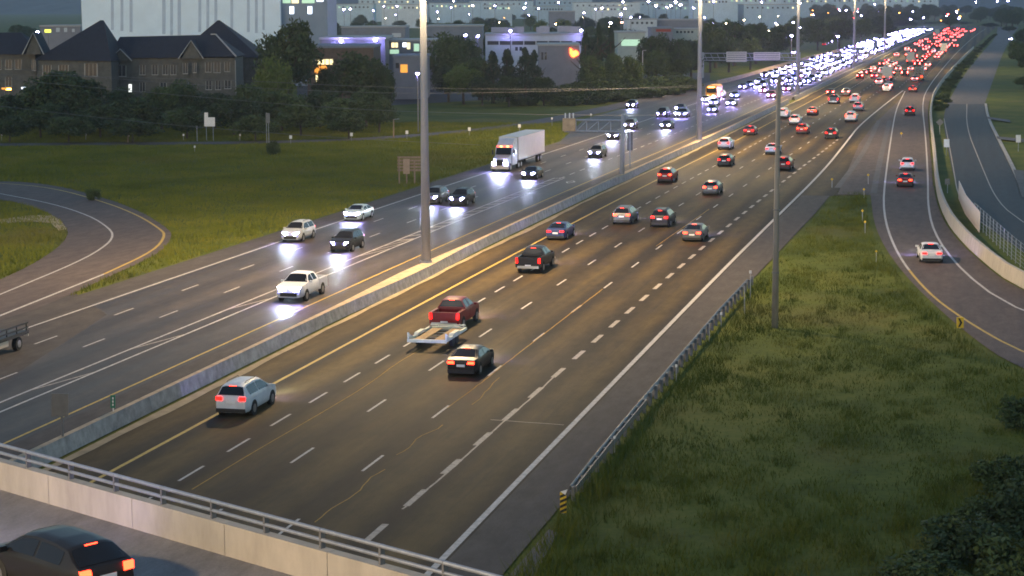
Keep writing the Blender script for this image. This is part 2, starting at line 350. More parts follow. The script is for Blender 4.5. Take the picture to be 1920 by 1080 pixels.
def dash(off, y, ln, wd, m, parent):
    key = (ln, wd, m.name)
    if key not in dash_mesh:
        q = MB(); q.add([(-wd/2, 0, 0), (wd/2, 0, 0), (wd/2, ln, 0), (-wd/2, ln, 0)], [(0, 1, 2, 3)]); dash_mesh[key] = q.mesh('lane_dash', m)
    p = RP(off, y, Zm); link('lane_dash', dash_mesh[key], parent, p, -math.atan(cs(y+ln/2)))
def dashes(off, phase, cyc, ln, wd, m, parent, y0, ysplit, y1):
    ystart = phase-cyc*math.ceil((phase-y0)/cyc); far = MB(); y = ystart
    while y < y1:
        if y < ysplit: dash(off, y, ln, wd, m, parent)
        else:
            line_strip(far, [RP(off, y), RP(off, y+ln)], wd, Zm)
        y += cyc
    if far.f: o = far.build('lane_dash', m, parent); o['kind'] = 'stuff'
ph = lambda px, py: G(px, py)[1]
dashes(-38.34+3.75, ph(643, 716.7), 6.0, 3.0, .14, M_WHITE, road_r, 55, 260, 700)
dashes(-38.34+7.5, ph(896, 632), 12.0, 3.3, .14, M_WHITE, road_r, 55, 300, 900)
dashes(-38.34+11.25, ph(1070.7, 586), 12.0, 3.3, .14, M_WHITE, road_r, 55, 300, 900)
dashes(-38.34+15.0, ph(1171.7, 588), 6.0, 3.0, .30, M_WORN, road_r, 55, 306, 308)
dashes(-38.34+15.0, 500, 12.0, 3.3, .14, M_WHITE, road_r, 500, 501, 900)
dashes(-38.34+19.0, 506, 12.0, 3.3, .14, M_WHITE, road_r, 500, 501, 900)
dashes(-54.2, ph(300, 595.7), 12.0, 3.2, .14, M_WHITE, road_l, 75, 300, 900)
dashes(-57.7, ph(213, 591), 12.0, 3.2, .14, M_WHITE, road_l, 75, 300, 900)
dashes(-50.2, 242, 6.0, 3.0, .16, M_WHITE, road_l, 240, 330, 620)
# hatching in the buffer between the express lane and the others
for y in list(np.arange(160, 236, 3.6))+[100, 113.6, 130, 143]:
    q = MB(); near = y < 170
    a = RP(-50.9, y+ (0 if near else .4), Zm); e = RP(-49.85, y+(5.2 if near else 2.0), Zm); wv = np.array([0, .75 if near else .7, 0])
    q.add([a, e, e+wv, a+wv], [(0, 1, 2, 3)]); q.build('buffer_hatch', M_WORN, road_l)
q = MB()                                                       # express-lane diamond
for k in range(4):
    a0, a1 = [(0, -1.6), (.5, 0), (0, 1.6), (-.5, 0)][k], [(.5, 0), (0, 1.6), (-.5, 0), (0, -1.6)][k]
    p = RP(-47.9, 232); line_strip(q, [p[:2]+np.array(a0), p[:2]+np.array(a1)], .2, Zm)
q.build('lane_diamond', M_WHITE, road_l)
# crack sealant lines
def tar(pxs, wd, jitter=0.0, name='crack_seal', m=None):
    P = resample(smooth_poly([G(*p)[:2] for p in pxs], 40, 1), .8); P = P+RNG.normal(0, jitter, P.shape); q = MB(); line_strip(q, P, wd, Zm+.002); q.build(name, m or M_TAR, road_r)
tar([(360, 918), (480, 845), (600, 776), (690, 722), (745, 680), (790, 655)], .07)
tar([(590, 980), (628, 950), (672, 925), (688, 900), (722, 880)], .055, .035)
tar([(742, 853), (768, 841), (785, 820), (825, 803), (828, 797)], .055, .035)
tar([(885, 759), (900, 748), (918, 725), (937, 708)], .055, .035)
tar([(755, 955), (830, 895), (890, 840), (945, 790), (1010, 735), (1040, 705)], .10, .01, m=M_WORN)
tar([(838, 765), (890, 728), (960, 672), (1045, 607), (1130, 542)], .07, .01)
tar([(1230, 462), (1290, 420), (1330, 392)], .07, .01)
tar([(920, 787), (990, 792), (1058, 797)], .08, .02, m=M_WORN)

# ------------------------------------------------------------------ median barrier
wid = lambda y: .16+.42*math.exp(-((y-146)/13)**2)+.25*math.exp(-((y-295)/14)**2)+.2*math.exp(-((y-236)/8)**2)
med = thing('median_barrier', 'long grey concrete barrier between the two carriageways', 'barrier', RP(-42.25, 60))
for y0 in np.arange(48, 420, 12.0):
    q = MB(); ysn = np.linspace(y0, y0+11.97, 7); prof = []
    for y in ysn:
        d = wid(y); cx = -42.25+c(y)
        prof.append([(cx-d-.16, y, 0), (cx-d-.12, y, .2), (cx-d, y, .80), (cx+d, y, .80), (cx+d+.12, y, .2), (cx+d+.16, y, 0)])
    V = [np.array(p)-np.array(med.location) for r_ in prof for p in r_]
    q.add(V, [(i*6+j, i*6+j+1, (i+1)*6+j+1, (i+1)*6+j) for i in range(6) for j in range(5)]+[(0, 5, 4, 3, 2, 1), tuple(range(36, 42))])
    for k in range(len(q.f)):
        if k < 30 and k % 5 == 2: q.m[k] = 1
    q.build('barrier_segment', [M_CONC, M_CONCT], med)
q = MB(); prof = []
for y in np.arange(432, 1500, 20.0):
    cx = -42.25+c(y); prof.append([(cx-.32, y, 0), (cx-.16, y, .85), (cx+.16, y, .85), (cx+.32, y, 0)])
V = [np.array(p)-np.array(med.location) for r_ in prof for p in r_]; n_ = len(prof)
q.add(V, [(i*4+j, i*4+j+1, (i+1)*4+j+1, (i+1)*4+j) for i in range(n_-1) for j in range(3)]); q.build('barrier_segment', M_CONC, med)

# outer barrier on the far left of the highway
ob = thing('roadside_barrier', 'pale concrete barrier along the far left edge beyond the school bus', 'barrier', (-64, 540, 0))
q = MB(); P = smooth_poly([G(*p)[:2] for p in [(1345, 158), (1380, 150), (1440, 132), (1500, 115), (1600, 90)]], 30)
for a, e in zip(P, P[1:]):
    q.hexa([(a[0]-.3, a[1], 0), (a[0]+.3, a[1], 0), (e[0]+.3, e[1], 0), (e[0]-.3, e[1], 0)], [(a[0]-.1, a[1], 1.0), (a[0]+.1, a[1], 1.0), (e[0]+.1, e[1], 1.0), (e[0]-.1, e[1], 1.0)])
q.v = [tuple(np.array(v)-np.array(ob.location)) for v in q.v]; q.build('barrier_wall', M_CONCT, ob)

# wall along the ramp on the right
rw_ = thing('ramp_wall', 'curving beige concrete parapet wall along the right side of the on-ramp', 'wall', (wall_path[0][0], wall_path[0][1], 0))
P = resample(wall_path[wall_path[:, 1] < 900], 6.0)
hwall = lambda y: float(np.interp(y, [100, 200, 240, 330, 900], [1.15, 1.15, 1.1, .95, .9]))
for i in range(len(P)-1):
    a, e = P[i], P[i+1]; t = (e-a)/np.linalg.norm(e-a); nrm = np.array([t[1], -t[0]]); e = e-t*.025; ha, he = hwall(a[1]), hwall(e[1]); q = MB()
    o3 = np.array(rw_.location)
    q.hexa([(*(a), 0)-o3, (*(a+nrm*.45), 0)-o3, (*(e+nrm*.45), 0)-o3, (*(e), 0)-o3], [(*(a+nrm*.12), ha)-o3, (*(a+nrm*.36), ha)-o3, (*(e+nrm*.36), he)-o3, (*(e+nrm*.12), he)-o3])
    q.build('wall_panel', M_CONCP, rw_)
# right service road beyond the wall
srL = [(9, 150), (6.0, 158)]+[tuple(G(*p)[:2]) for p in [(1880, 445), (1805, 392), (1788, 330), (1775, 270), (1768, 220), (1776, 195)]]
srR = [(40, 150), (18, 190)]+[tuple(G(*p)[:2]) for p in [(1920, 375), (1900, 322), (1870, 262), (1850, 222), (1846, 195)]]
A_ = smooth_poly(srL, 60); B_ = smooth_poly(srR, 60)
srv = sheet('road_service', [np.array([x, y, Zr-.012]) for x, y in A_], [np.array([x, y, Zr-.012]) for x, y in B_], M_DARK)
srL2 = smooth_poly([tuple(G(*p)[:2]) for p in [(1776, 195), (1800, 150), (1840, 100), (1868, 70)]]+[(10, 1600)], 40)
srR2 = smooth_poly([tuple(G(*p)[:2]) for p in [(1846, 195), (1862, 150), (1880, 100), (1896, 70)]]+[(26, 1600)], 40)
srv2 = sheet('road_service_old', [np.array([x, y, Zr-.014]) for x, y in srL2], [np.array([x, y, Zr-.014]) for x, y in srR2], M_OLD)
for pts_, wd, m_ in (([(1920, 417), (1870, 380), (1840, 310), (1812, 240), (1813, 195)], .13, M_WORN), ([(1860, 430), (1800, 390), (1785, 300), (1770, 222)], .13, M_WORN)):
    q = MB(); line_strip(q, smooth_poly([G(*p)[:2] for p in pts_], 40), wd, Zr-.004); q.build('edge_line', m_, srv)
kb = MB(); P = resample(B_, 3)
for a, e in zip(P, P[1:]):
    if a[1] > 195: kb.hexa([(*a, -.05), (a[0]+.45, a[1], -.05), (e[0]+.45, e[1], -.05), (*e, -.05)], [(*a, .13), (a[0]+.45, a[1], .13), (e[0]+.45, e[1], .13), (*e, .13)])
kb.build('kerb', M_CONC, kind='structure')
for k, pts_ in enumerate(([(1870, 262), (1920, 268), (1920, 262), (1868, 257)], [(1852, 224), (1895, 231), (1893, 226), (1850, 220)], [(1900, 320), (1920, 322), (1920, 372), (1916, 372)])):
    q = MB(); q.add([[*G(*p)[:2], Zr+.005*k+.14] for p in pts_], [(0, 1, 2, 3)]); q.build('driveway', M_OLD, kind='structure')

# ------------------------------------------------------------------ overpass in the lower left corner
pA = G(0, 918, 6.7); pB = pA+np.array([17.46, -10.23, 0]); bd = (pA-pB)/np.linalg.norm(pA-pB); bn = np.array([-bd[1]*0+(-.0), 0, 0])
bn = np.array([-(bd[1]), bd[0], 0]); bn = bn if bn@(-pA) > 0 else -bn            # towards the camera
B0 = pA.copy()
def BP(s, t, z): p = B0+bd*s+bn*t; return np.array([p[0], p[1], z])            # s along the parapet (left +), t towards camera
br = thing('overpass', 'concrete overpass with pale parapet and steel rails in the lower left corner', 'bridge', BP(0, 8, 0))
oB = np.array(br.location)
def bbuild(q, name, m, parent=br): q.v = [tuple(np.array(v)-oB) for v in q.v]; return q.build(name, m, parent)
def bhex(s0, s1, t0, t1, z0, z1):
    q = MB(); q.hexa([BP(s0, t0, z0), BP(s0, t1, z0), BP(s1, t1, z0), BP(s1, t0, z0)], [BP(s0, t0, z1), BP(s0, t1, z1), BP(s1, t1, z1), BP(s1, t0, z1)]); return q
bbuild(bhex(-34, 60, -.5, 23, 5.3, 6.69), 'deck', M_CONC)
for s0 in (-6, 46): bbuild(bhex(s0, s0+1.2, 0, 22, -.05, 5.3), 'pier', M_CONC)
bbuild(bhex(-34, 60, .0, 23, 6.692, 6.70), 'deck_surface', M_DECK)
q = MB(); line_strip(q, [BP(-30, 5.3, 0), BP(58, 5.3, 0)], .15, 6.71); bbuild(q, 'lane_line', M_YEL)
q = MB(); line_strip(q, [BP(-30, 5.7, 0), BP(58, 5.7, 0)], .15, 6.71); bbuild(q, 'lane_line', M_YEL)
PW = 4.1; ZP = 7.56
for k in range(-8, 14):
    bbuild(bhex(k*PW+.012-2.6, (k+1)*PW-.012-2.6, -.32, 0, 6.66, ZP), 'parapet_panel', M_CONCP)
RS = 2.2; rail = []
for k in range(-14, 26):
    s = k*RS-1.3
    q = bhex(s-.035, s+.035, -.27, -.12, ZP+.002, ZP+.5); bbuild(q, 'rail_post', M_DSTEEL)
for k in range(-7, 13):
    for zc, rr in ((ZP+.47, .06), (ZP+.22, .055)):
        q = MB(); q.tube([BP(k*2*RS-1.3+.01, -.17, zc), BP((k+1)*2*RS-1.3-.01, -.17, zc)], rr, 8); bbuild(q, 'rail', M_STEEL)

# ------------------------------------------------------------------ vehicles
def prof(kind):
    P = {
     'sedan': dict(L=4.75, Wd=1.84, top=[(-2.37, .80), (-2.30, .98), (-1.72, 1.05), (-.85, 1.41), (-.15, 1.46), (.45, 1.42), (1.30, 1.03), (2.05, .86), (2.30, .72), (2.37, .60)], belt=.97, fl=.20, wr=.33, wb=1.40, rear=(-1.70, -.88), ws=(.47, 1.27), side=(-1.25, .95)),
     'suv': dict(L=4.65, Wd=1.88, top=[(-2.32, .85), (-2.26, 1.08), (-1.92, 1.62), (-1.5, 1.70), (-.3, 1.72), (.40, 1.66), (1.20, 1.16), (2.0, 1.0), (2.25, .86), (2.32, .66)], belt=1.08, fl=.25, wr=.36, wb=1.36, rear=(-2.22, -1.95), ws=(.43, 1.17), side=(-1.75, .90)),
     'hatch': dict(L=4.3, Wd=1.80, top=[(-2.15, .80), (-2.08, 1.0), (-1.45, 1.42), (-.8, 1.50), (0, 1.52), (.45, 1.47), (1.25, 1.03), (1.9, .88), (2.10, .74), (2.15, .60)], belt=.98, fl=.2, wr=.33, wb=1.29, rear=(-2.0, -1.5), ws=(.47, 1.22), side=(-1.35, .95)),
     'van': dict(L=5.1, Wd=1.98, top=[(-2.55, .9), (-2.52, 1.1), (-2.40, 1.78), (-2.0, 1.84), (0, 1.86), (.85, 1.78), (1.75, 1.18), (2.3, 1.02), (2.50, .86), (2.55, .66)], belt=1.1, fl=.24, wr=.35, wb=1.5, rear=(-2.49, -2.42), ws=(.88, 1.72), side=(-2.1, 1.35)),
     'cab': dict(L=5.8, Wd=2.02, top=[(-1.02, 1.2), (-1.0, 1.28), (-.88, 1.82), (-.4, 1.90), (.2, 1.91), (.65, 1.84), (1.35, 1.30), (2.4, 1.20), (2.80, 1.08), (2.90, .75)], belt=1.26, fl=.38, wr=.40, wb=1.78, rear=(-.985, -.89), ws=(.68, 1.32), side=(-.7, 1.05)),
    }
    return P[kind]
def car_meshes(kind):
    base = 'cab' if kind == 'pickup' else kind
    p = prof(base); L, Wd, belt, fl, wr = p['L'], p['Wd'], p['belt'], p['fl'], p['wr']
    ty = [a for a, _ in p['top']]; tz = [z for _, z in p['top']]; y0, y1 = ty[0], ty[-1]
    zt = lambda y: float(np.interp(y, ty, tz))
    def hw(y):
        e = min((y-y0), (y1-y)); return Wd/2*(1-.16*max(0, 1-e/.6)**2) if not (base == 'cab' and y < 0) else Wd/2*.985
    def sec(y):
        z = zt(y); h = hw(y); zb = min(belt, z-.02); gh = max(0, z-zb); tum = min(.36, gh*.55)
        r_ = h*.955-tum
        return [(0, fl), (h*.86, fl), (h*.98, fl+.14), (h, fl+.34), (h*.995, zb-.14), (h*.955, zb), (r_+.02, z-min(.07, gh*.3)-.0), (r_-.12, z-min(.015, gh*.1)), (r_*.5, z), (0, z+.004)]
    ys_ = sorted(set([round(v, 3) for v in list(np.linspace(y0, y1, 22))+ty])); n = len(ys_); q = MB(); V = []
    for y in ys_:
        s_ = sec(y); V += [(x, y, z) for x, z in s_]+[(-x, y, z) for x, z in s_[-2:0:-1]]
    m_ = 18
    F = [(i*m_+j, (i+1)*m_+j, (i+1)*m_+(j+1) % m_, i*m_+(j+1) % m_) for i in range(n-1) for j in range(m_)]
    q.add(V, F+[tuple(range(m_)), tuple(range((n-1)*m_, n*m_))[::-1]])
    dk = None
    out = {}
    if kind == 'pickup':
        for sx in (-1, 1): q.box((sx*(Wd/2-.09), -1.95, .87), (.17, 1.84, .78)); 
        q.box((0, -2.83, .87), (Wd-.02, .10, .78)); q.box((0, -1.95, .60), (Wd-.2, 1.8, .12)); L0 = -2.88
    else: L0 = y0
    out['body'] = q.mesh('body', MATS['paint_white'], True)
    try: out['body'].set_sharp_from_angle(angle=math.radians(35))
    except Exception: pass
    def patch(rng, glassname):
        g = MB(); N = 5; A = []
        for y in np.linspace(rng[0], rng[1], N):
            s_ = sec(y); xe = s_[6][0]-.06; zc = zt(y); V = []
            for u_ in np.linspace(-1, 1, 7): V.append((u_*xe, y, zc+.014-.05*abs(u_)**4*(1 if zc > belt+.1 else .3)))
            A.append(V)
        dy = .012*(1 if rng[0] > 0 else -1)
        g.add([(x, y+dy, z) for r_ in A for x, y, z in r_], [(i*7+j, i*7+j+1, (i+1)*7+j+1, (i+1)*7+j) for i in range(N-1) for j in range(6)])
        return g.mesh(glassname, M_GLASS, True)
    out['windshield'] = patch(p['ws'], 'windshield'); out['rear_window'] = patch(p['rear'], 'rear_window')
    a, e = p['side']; midy = a+(e-a)*.47
    for nm_, (u0, u1) in {'rear_door_window': (a, midy-.05), 'front_door_window': (midy+.05, e)}.items():
        for sx in (-1, 1):
            g = MB(); N = 6; A = []
            for y in np.linspace(u0, u1, N):
                s_ = sec(y); b5, r6 = np.array(s_[5]), np.array(s_[6]); lo, hi = b5+(r6-b5)*.10, b5+(r6-b5)*.88
                if hi[1]-lo[1] < .05: hi = lo+np.array([0, .05])
                A.append([(sx*(lo[0]+.012), y, lo[1]), (sx*(hi[0]+.012), y, hi[1])])
            f_ = [(i*2, (i+1)*2, (i+1)*2+1, i*2+1) for i in range(N-1)]
            g.add([v for r_ in A for v in r_], f_); out[nm_+('_l' if sx < 0 else '_r')] = g.mesh(nm_, M_GLASS)
    hb = Wd/2*.86
    tlz = {'sedan': .82, 'suv': .98, 'hatch': .88, 'van': 1.12, 'pickup': 1.02}[kind]
    sz = {'sedan': (.40, .14), 'suv': (.34, .19), 'hatch': (.30, .20), 'van': (.16, .52), 'pickup': (.17, .40)}[kind]
    for sx, k in ((-1, 'l'), (1, 'r')):
        g = MB(); xo = hb-.01 if kind != 'pickup' else Wd/2-.02
        g.hexa([(sx*(xo-sz[0]), L0-.03, tlz-sz[1]/2), (sx*xo, L0-.01, tlz-sz[1]/2), (sx*xo, L0+.2, tlz-sz[1]/2), (sx*(xo-sz[0]), L0+.1, tlz-sz[1]/2)],
               [(sx*(xo-sz[0]*.9), L0-.03, tlz+sz[1]/2), (sx*xo, L0+.0, tlz+sz[1]/2), (sx*xo, L0+.2, tlz+sz[1]/2), (sx*(xo-sz[0]*.9), L0+.1, tlz+sz[1]/2)])
        out['tail_light_'+k] = g.mesh('tail_light', M_TAIL)
        hz = tz[-1]+.12 if kind != 'pickup' else .98
        g = MB(); xo = Wd/2*.85; g.hexa([(sx*(xo-.36), y1+.03, hz-.13), (sx*xo, y1-.10, hz-.11), (sx*xo, y1-.3, hz-.11), (sx*(xo-.36), y1-.2, hz-.13)],
               [(sx*(xo-.34), y1+.02, hz+.10), (sx*xo, y1-.12, hz+.12), (sx*xo, y1-.32, hz+.12), (sx*(xo-.34), y1-.2, hz+.10)])
        out['headlight_'+k] = g.mesh('headlight', M_HEAD)
        g = MB(); yc = p['side'][1]-.02; g.box((sx*(Wd/2+.08), yc, belt+.06), (.2, .12, .14)); out['mirror_'+k] = g.mesh('mirror', MATS['paint_white'])
    g = MB(); g.box((0, L0-.022, tlz-.16 if kind != 'pickup' else .62), (.48, .02, .14)); out['number_plate'] = g.mesh('number_plate', M_PLATE)
    g = MB(); g.box((0, L0-.005, fl+.12), (Wd*.84, .12, .2)); out['rear_bumper'] = g.mesh('rear_bumper', M_BLACK if kind != 'pickup' else M_RIM)
    g = MB(); g.box((0, y1+.0, fl+.2), (Wd*.62, .06, .26)); out['grille'] = g.mesh('grille', M_BLACK)
    R_ = {'sedan': .33, 'suv': .36, 'hatch': .32, 'van': .36, 'pickup': .40}[kind]; wb = p['wb']
    for sx in (-1, 1):
        for yw in (-wb*1.0 if kind != 'pickup' else -1.75, wb):
            g = MB(); g.disc((sx*(Wd/2-.10), yw, R_), R_, (1, 0, 0), .22, 16); g.disc((sx*(Wd/2-.008), yw, R_+.02), R_+.07, (1, 0, 0), .03, 16)  # second, wider dark disc stands in for the wheel arch shadow
            k = ('l' if sx < 0 else 'r')+('r' if yw < 0 else 'f')
            out['wheel_'+k] = g.mesh('wheel', M_TYRE)
            g = MB(); g.disc((sx*(Wd/2+.012), yw, R_), R_*.62, (1, 0, 0), .02, 12)
            for s5 in range(5):
                an = s5*2*math.pi/5; g.box((sx*(Wd/2+.024), yw+math.cos(an)*R_*.3, R_+math.sin(an)*R_*.3), (.01, .06, .06))
            out['rim_'+k] = g.mesh('rim', M_RIM)
    if kind == 'suv':
        for sx in (-1, 1):
            g = MB(); g.tube([(sx*.50, -1.5, 1.70), (sx*.50, -1.3, 1.745), (sx*.50, .1, 1.745), (sx*.50, .25, 1.68)], .02, 6); out['roof_rail_'+('l' if sx < 0 else 'r')] = g.mesh('roof_rail', M_BLACK)
    g = MB(); g.box((0, (p['rear'][1]+.03), zt(p['rear'][1])+.015), (.36, .06, .03)); out['brake_lamp'] = g.mesh('brake_lamp', M_TAILB)
    return out, L0, y1, Wd
PAINTS = {'white': (.62, .63, .66), 'black': (.014, .014, .017), 'silver': (.34, .36, .40), 'grey': (.10, .105, .115), 'red': (.20, .015, .018), 'blue': (.025, .045, .13),
          'darkred': (.11, .012, .016), 'beige': (.50, .44, .36), 'teal': (.42, .52, .54), 'orange': (.38, .06, .015), 'lightblue': (.42, .48, .62)}
for k_, v_ in PAINTS.items(): paint('paint_'+k_, v_)
CACHE = {}
def objmat(o, m):
    if o.material_slots: o.material_slots[0].link = 'OBJECT'; o.material_slots[0].material = m
def spot(parent, y, z, energy, nm_='headlight_beam'):
    ld = LIGHTS.setdefault(('hb', energy), None)
    if ld is None:
        ld = bpy.data.lights.new(nm_, 'SPOT'); ld.energy = energy; ld.spot_size = math.radians(62); ld.spot_blend = .9; ld.color = (.80, .95, 1.0); ld.shadow_soft_size = .3; LIGHTS[('hb', energy)] = ld
    o = bpy.data.objects.new(nm_, ld); COL.objects.link(o); o.parent = parent; o.location = (0, y, z); o.rotation_euler = (math.radians(84), 0, 0)
LIGHTS = {}
def vehicle(kind, colr, pos, heading, label, cat='car', group=None, brake=False, high=True, beam=500, detail=True, rear_anchor=True):
    """pos: ground point under the visible end; heading: angle of the forward direction"""
    if kind not in CACHE: CACHE[kind] = car_meshes(kind)
    ms, ya_, yb_, Wd = CACHE[kind]
    rz = heading-math.pi/2; fwd = np.array([math.cos(heading), math.sin(heading), 0])
    pos = np.array(pos, float)-fwd*(ya_ if rear_anchor else yb_)
    t = thing({'pickup': 'pickup_truck', 'van': 'van'}.get(kind, 'car'), label, cat, pos, rz, group)
    pm = MATS['paint_'+colr]; wh = {}
    for k, me in ms.items():
        base = k
        for sfx in ('_l', '_r', '_lr', '_rr', '_lf', '_rf'):
            if k.endswith(sfx): base = k[:-len(sfx)]
        if not detail and (base in ('rim', 'mirror', 'grille', 'number_plate', 'rear_bumper', 'roof_rail', 'rear_door_window', 'front_door_window', 'brake_lamp') or (base == 'headlight' and rear_anchor) or (base == 'tail_light' and not rear_anchor)): continue
        if base == 'brake_lamp' and not high: continue
        par = t
        if base == 'rim': par = wh[k[-2:]]
        o = link(base, me, par)
        if base == 'wheel': wh[k[-2:]] = o
        if base in ('body', 'mirror'): objmat(o, pm)
        if base == 'tail_light' and brake: objmat(o, M_TAILB if detail else M_TAILF)
        if base == 'headlight' and not detail: objmat(o, M_HEADF)
    if beam: spot(t, yb_+.25, .75, beam)
    return t
HD = lambda y: math.pi/2-math.atan(cs(y))
def rcar(kind, colr, px, py, label, **kw):
    p = G(px, py); return vehicle(kind, colr, p, kw.pop('hd', HD(p[1])), label, **kw)
def lcar(kind, colr, px, py, label, **kw):
    p = G(px, py); return vehicle(kind, colr, p, kw.pop('hd', HD(p[1])+math.pi), label, rear_anchor=False, high=False, **kw)
GR, GL = 'cars driving away on the right carriageway', 'cars coming towards the camera on the left carriageway'
# --- driving away
rcar('suv', 'white', 433, 783, 'white SUV with red tail lights, nearest car on the right carriageway, beside the median', group=GR)
rcar('pickup', 'red', 833, 622, 'red pickup truck towing an empty flat trailer', cat='pickup truck', group=GR)
rcar('sedan', 'black', 864, 707, 'black sedan braking just behind the flat trailer', group=GR, brake=True)
rcar('pickup', 'black', 990, 513, 'black pickup truck between the high mast pole and the dashed line', cat='pickup truck', group=GR)
rcar('sedan', 'blue', 1041, 451, 'dark blue sedan straddling the yellow line ahead of the black pickup', group=GR)
rcar('suv', 'grey', 1165, 422, 'dark grey SUV with full-width glowing tail light bar', group=GR, brake=True)
rcar('suv', 'black', 1236, 427, 'black SUV beside the one with the light bar', group=GR)
rcar('sedan', 'grey', 1297, 454, 'grey sedan with red roof brake lamp in the lane next to the wide dashes', group=GR, brake=True)
rcar('suv', 'red', 1246, 343, 'red SUV along the yellow line beyond the sign post', group=GR, brake=True)
rcar('hatch', 'grey', 1331, 366, 'grey hatchback in the middle lane behind the black car', group=GR, brake=True)
rcar('hatch', 'black', 1357, 312, 'black hatchback just behind the white car near the yellow line', group=GR)
rcar('suv', 'white', 1357, 281, 'white SUV in the left lane just ahead of the black hatchback', group=GR)
rcar('sedan', 'darkred', 1404, 254, 'dark red sedan in the left lane right of the second mast', group=GR)
rcar('sedan', 'lightblue', 1446, 290, 'pale blue sedan half hidden behind the concrete pole', group=GR)
rcar('suv', 'darkred', 1468, 320, 'dark red SUV right beside the concrete pole', group=GR)
rcar('suv', 'black', 1557, 261, 'black SUV next to the end of the wide dashes', group=GR)
rcar('suv', 'red', 1503, 252, 'red SUV two lanes left of the black one near the gore', group=GR, brake=True)
rcar('suv', 'white', 1489, 234, 'white SUV just ahead of the red one in the middle lanes', group=GR, brake=True)
rcar('van', 'white', 1467, 222, 'white van by the yellow line ahead of the white SUV', cat='van', group=GR, brake=True)
rcar('sedan', 'orange', 1522, 216, 'orange-red sedan with glowing brake lights beyond the concrete pole', group=GR, brake=True)
rcar('van', 'white', 1594, 229, 'white van in the right lane by the gore line', cat='van', group=GR, brake=True)
rcar('pickup', 'grey', 1562, 195, 'dark grey pickup truck with white tail lamps in mid distance', cat='pickup truck', group=GR)
rcar('suv', 'silver', 1608, 208, 'silver SUV just behind a white van near the gore', group=GR)
rcar('van', 'white', 1602, 193, 'white van right in front of the silver SUV', cat='van', group=GR)
# --- ramp
def hd_px(a, b_): u = G(*b_)-G(*a); return math.atan2(u[1], u[0])
GP = 'cars climbing the on-ramp on the right'
rcar('sedan', 'white', 1747, 494, 'white sedan on the curve of the on-ramp', group=GP, hd=hd_px((1770, 520), (1722, 440)))
rcar('sedan', 'darkred', 1697, 351, 'dark red sedan following a white hatchback on the on-ramp', group=GP, hd=hd_px((1697, 365), (1702, 300)), brake=True)
rcar('hatch', 'white', 1701, 320, 'white hatchback ahead of the dark red sedan on the on-ramp', group=GP, hd=hd_px((1697, 365), (1702, 300)))
rcar('suv', 'darkred', 1706, 217, 'dark SUV farther up the on-ramp', group=GP, hd=hd_px((1705, 217), (1706, 200)))
rcar('sedan', 'darkred', 1711, 173, 'dark red car where the on-ramp joins the highway', group=GP, brake=True)
# --- coming
lcar('pickup', 'white', 541, 568, 'white pickup truck with bright headlights in the express lane', cat='pickup truck', group=GL, beam=450)
lcar('suv', 'silver', 544, 455, 'silver SUV, leftmost of the oncoming cars near the outer edge line', group=GL, beam=450)
lcar('suv', 'black', 636, 474, 'black SUV in the lane left of the striped buffer', group=GL, beam=450)
lcar('sedan', 'teal', 659, 415, 'pale sedan by the outer edge line behind the silver SUV', group=GL, beam=450)
lcar('suv', 'grey', 806, 384, 'dark SUV half hidden by the tall mast pole', group=GL, beam=450)
lcar('suv', 'black', 856, 387, 'black SUV just right of the tall mast pole', group=GL, beam=450)
lcar('sedan', 'black', 990, 337, 'low dark sedan beside the white semi truck', group=GL, beam=450)
lcar('suv', 'grey', 1114, 297, 'grey SUV left of the sign post with wet light streaks', group=GL, beam=450)
lcar('sedan', 'black', 1148, 263, 'dark car under the arm of the cantilever sign', group=GL, beam=450)
lcar('suv', 'grey', 1178, 243, 'SUV just behind the sign post', group=GL, beam=450)
lcar('sedan', 'black', 1247, 243, 'dark sedan in the lane left of the second mast', group=GL, beam=450)
lcar('suv', 'silver', 1272, 221, 'SUV one car back in the next lane left of the second mast', group=GL, beam=450)
lcar('suv', 'black', 1182, 204, 'car coming down the outer ramp lane above the sign', group=GL, beam=450)
# --- dark SUV on the overpass
tA, tB = G(165, 1072, 7.68), G(238, 1051, 7.68); mid = (tA+tB)/2; mid[2] = 6.70
vehicle('hatch', 'black', mid, math.atan2(bd[1], bd[0]), 'glossy black hatchback driving left across the overpass', group=None, beam=500, brake=True)

# --- far traffic, small in the picture
def free(lst, p, d): return all((p[0]-q[0])**2*6+(p[1]-q[1])**2 > d*d for q in lst)
done = []
LL = [-47.9, -52.5, -56.0, -59.4, -63.0]
rnd = random.Random(5)
cnt = 0
Y = 345.0
while Y < 1480:
    for off in LL:
        dens = .18 if Y < 400 else (.36 if Y < 470 else .80)
        if Y < 520 and off < -62: continue
        if rnd.random() < dens:
            yq = Y+rnd.uniform(-5, 5); p = np.array([off+c(yq)+rnd.uniform(-.3, .3), yq, 0]); 
            kd = rnd.choice(['suv', 'sedan', 'suv', 'hatch', 'van']); cl = rnd.choice(['black', 'grey', 'silver', 'white', 'darkred', 'blue'])
            vehicle(kd, cl, p, HD(yq)+math.pi, 'distant oncoming car with headlights on in the long queue beyond the second mast', group='oncoming cars in the distant queue', detail=False, beam=0, rear_anchor=False); cnt += 1
    Y += 19 if Y < 700 else 27+(Y-700)*.012
RL = [-36.5, -32.7, -29.0, -25.2, -21.4, -17.8]
Y = 432.0
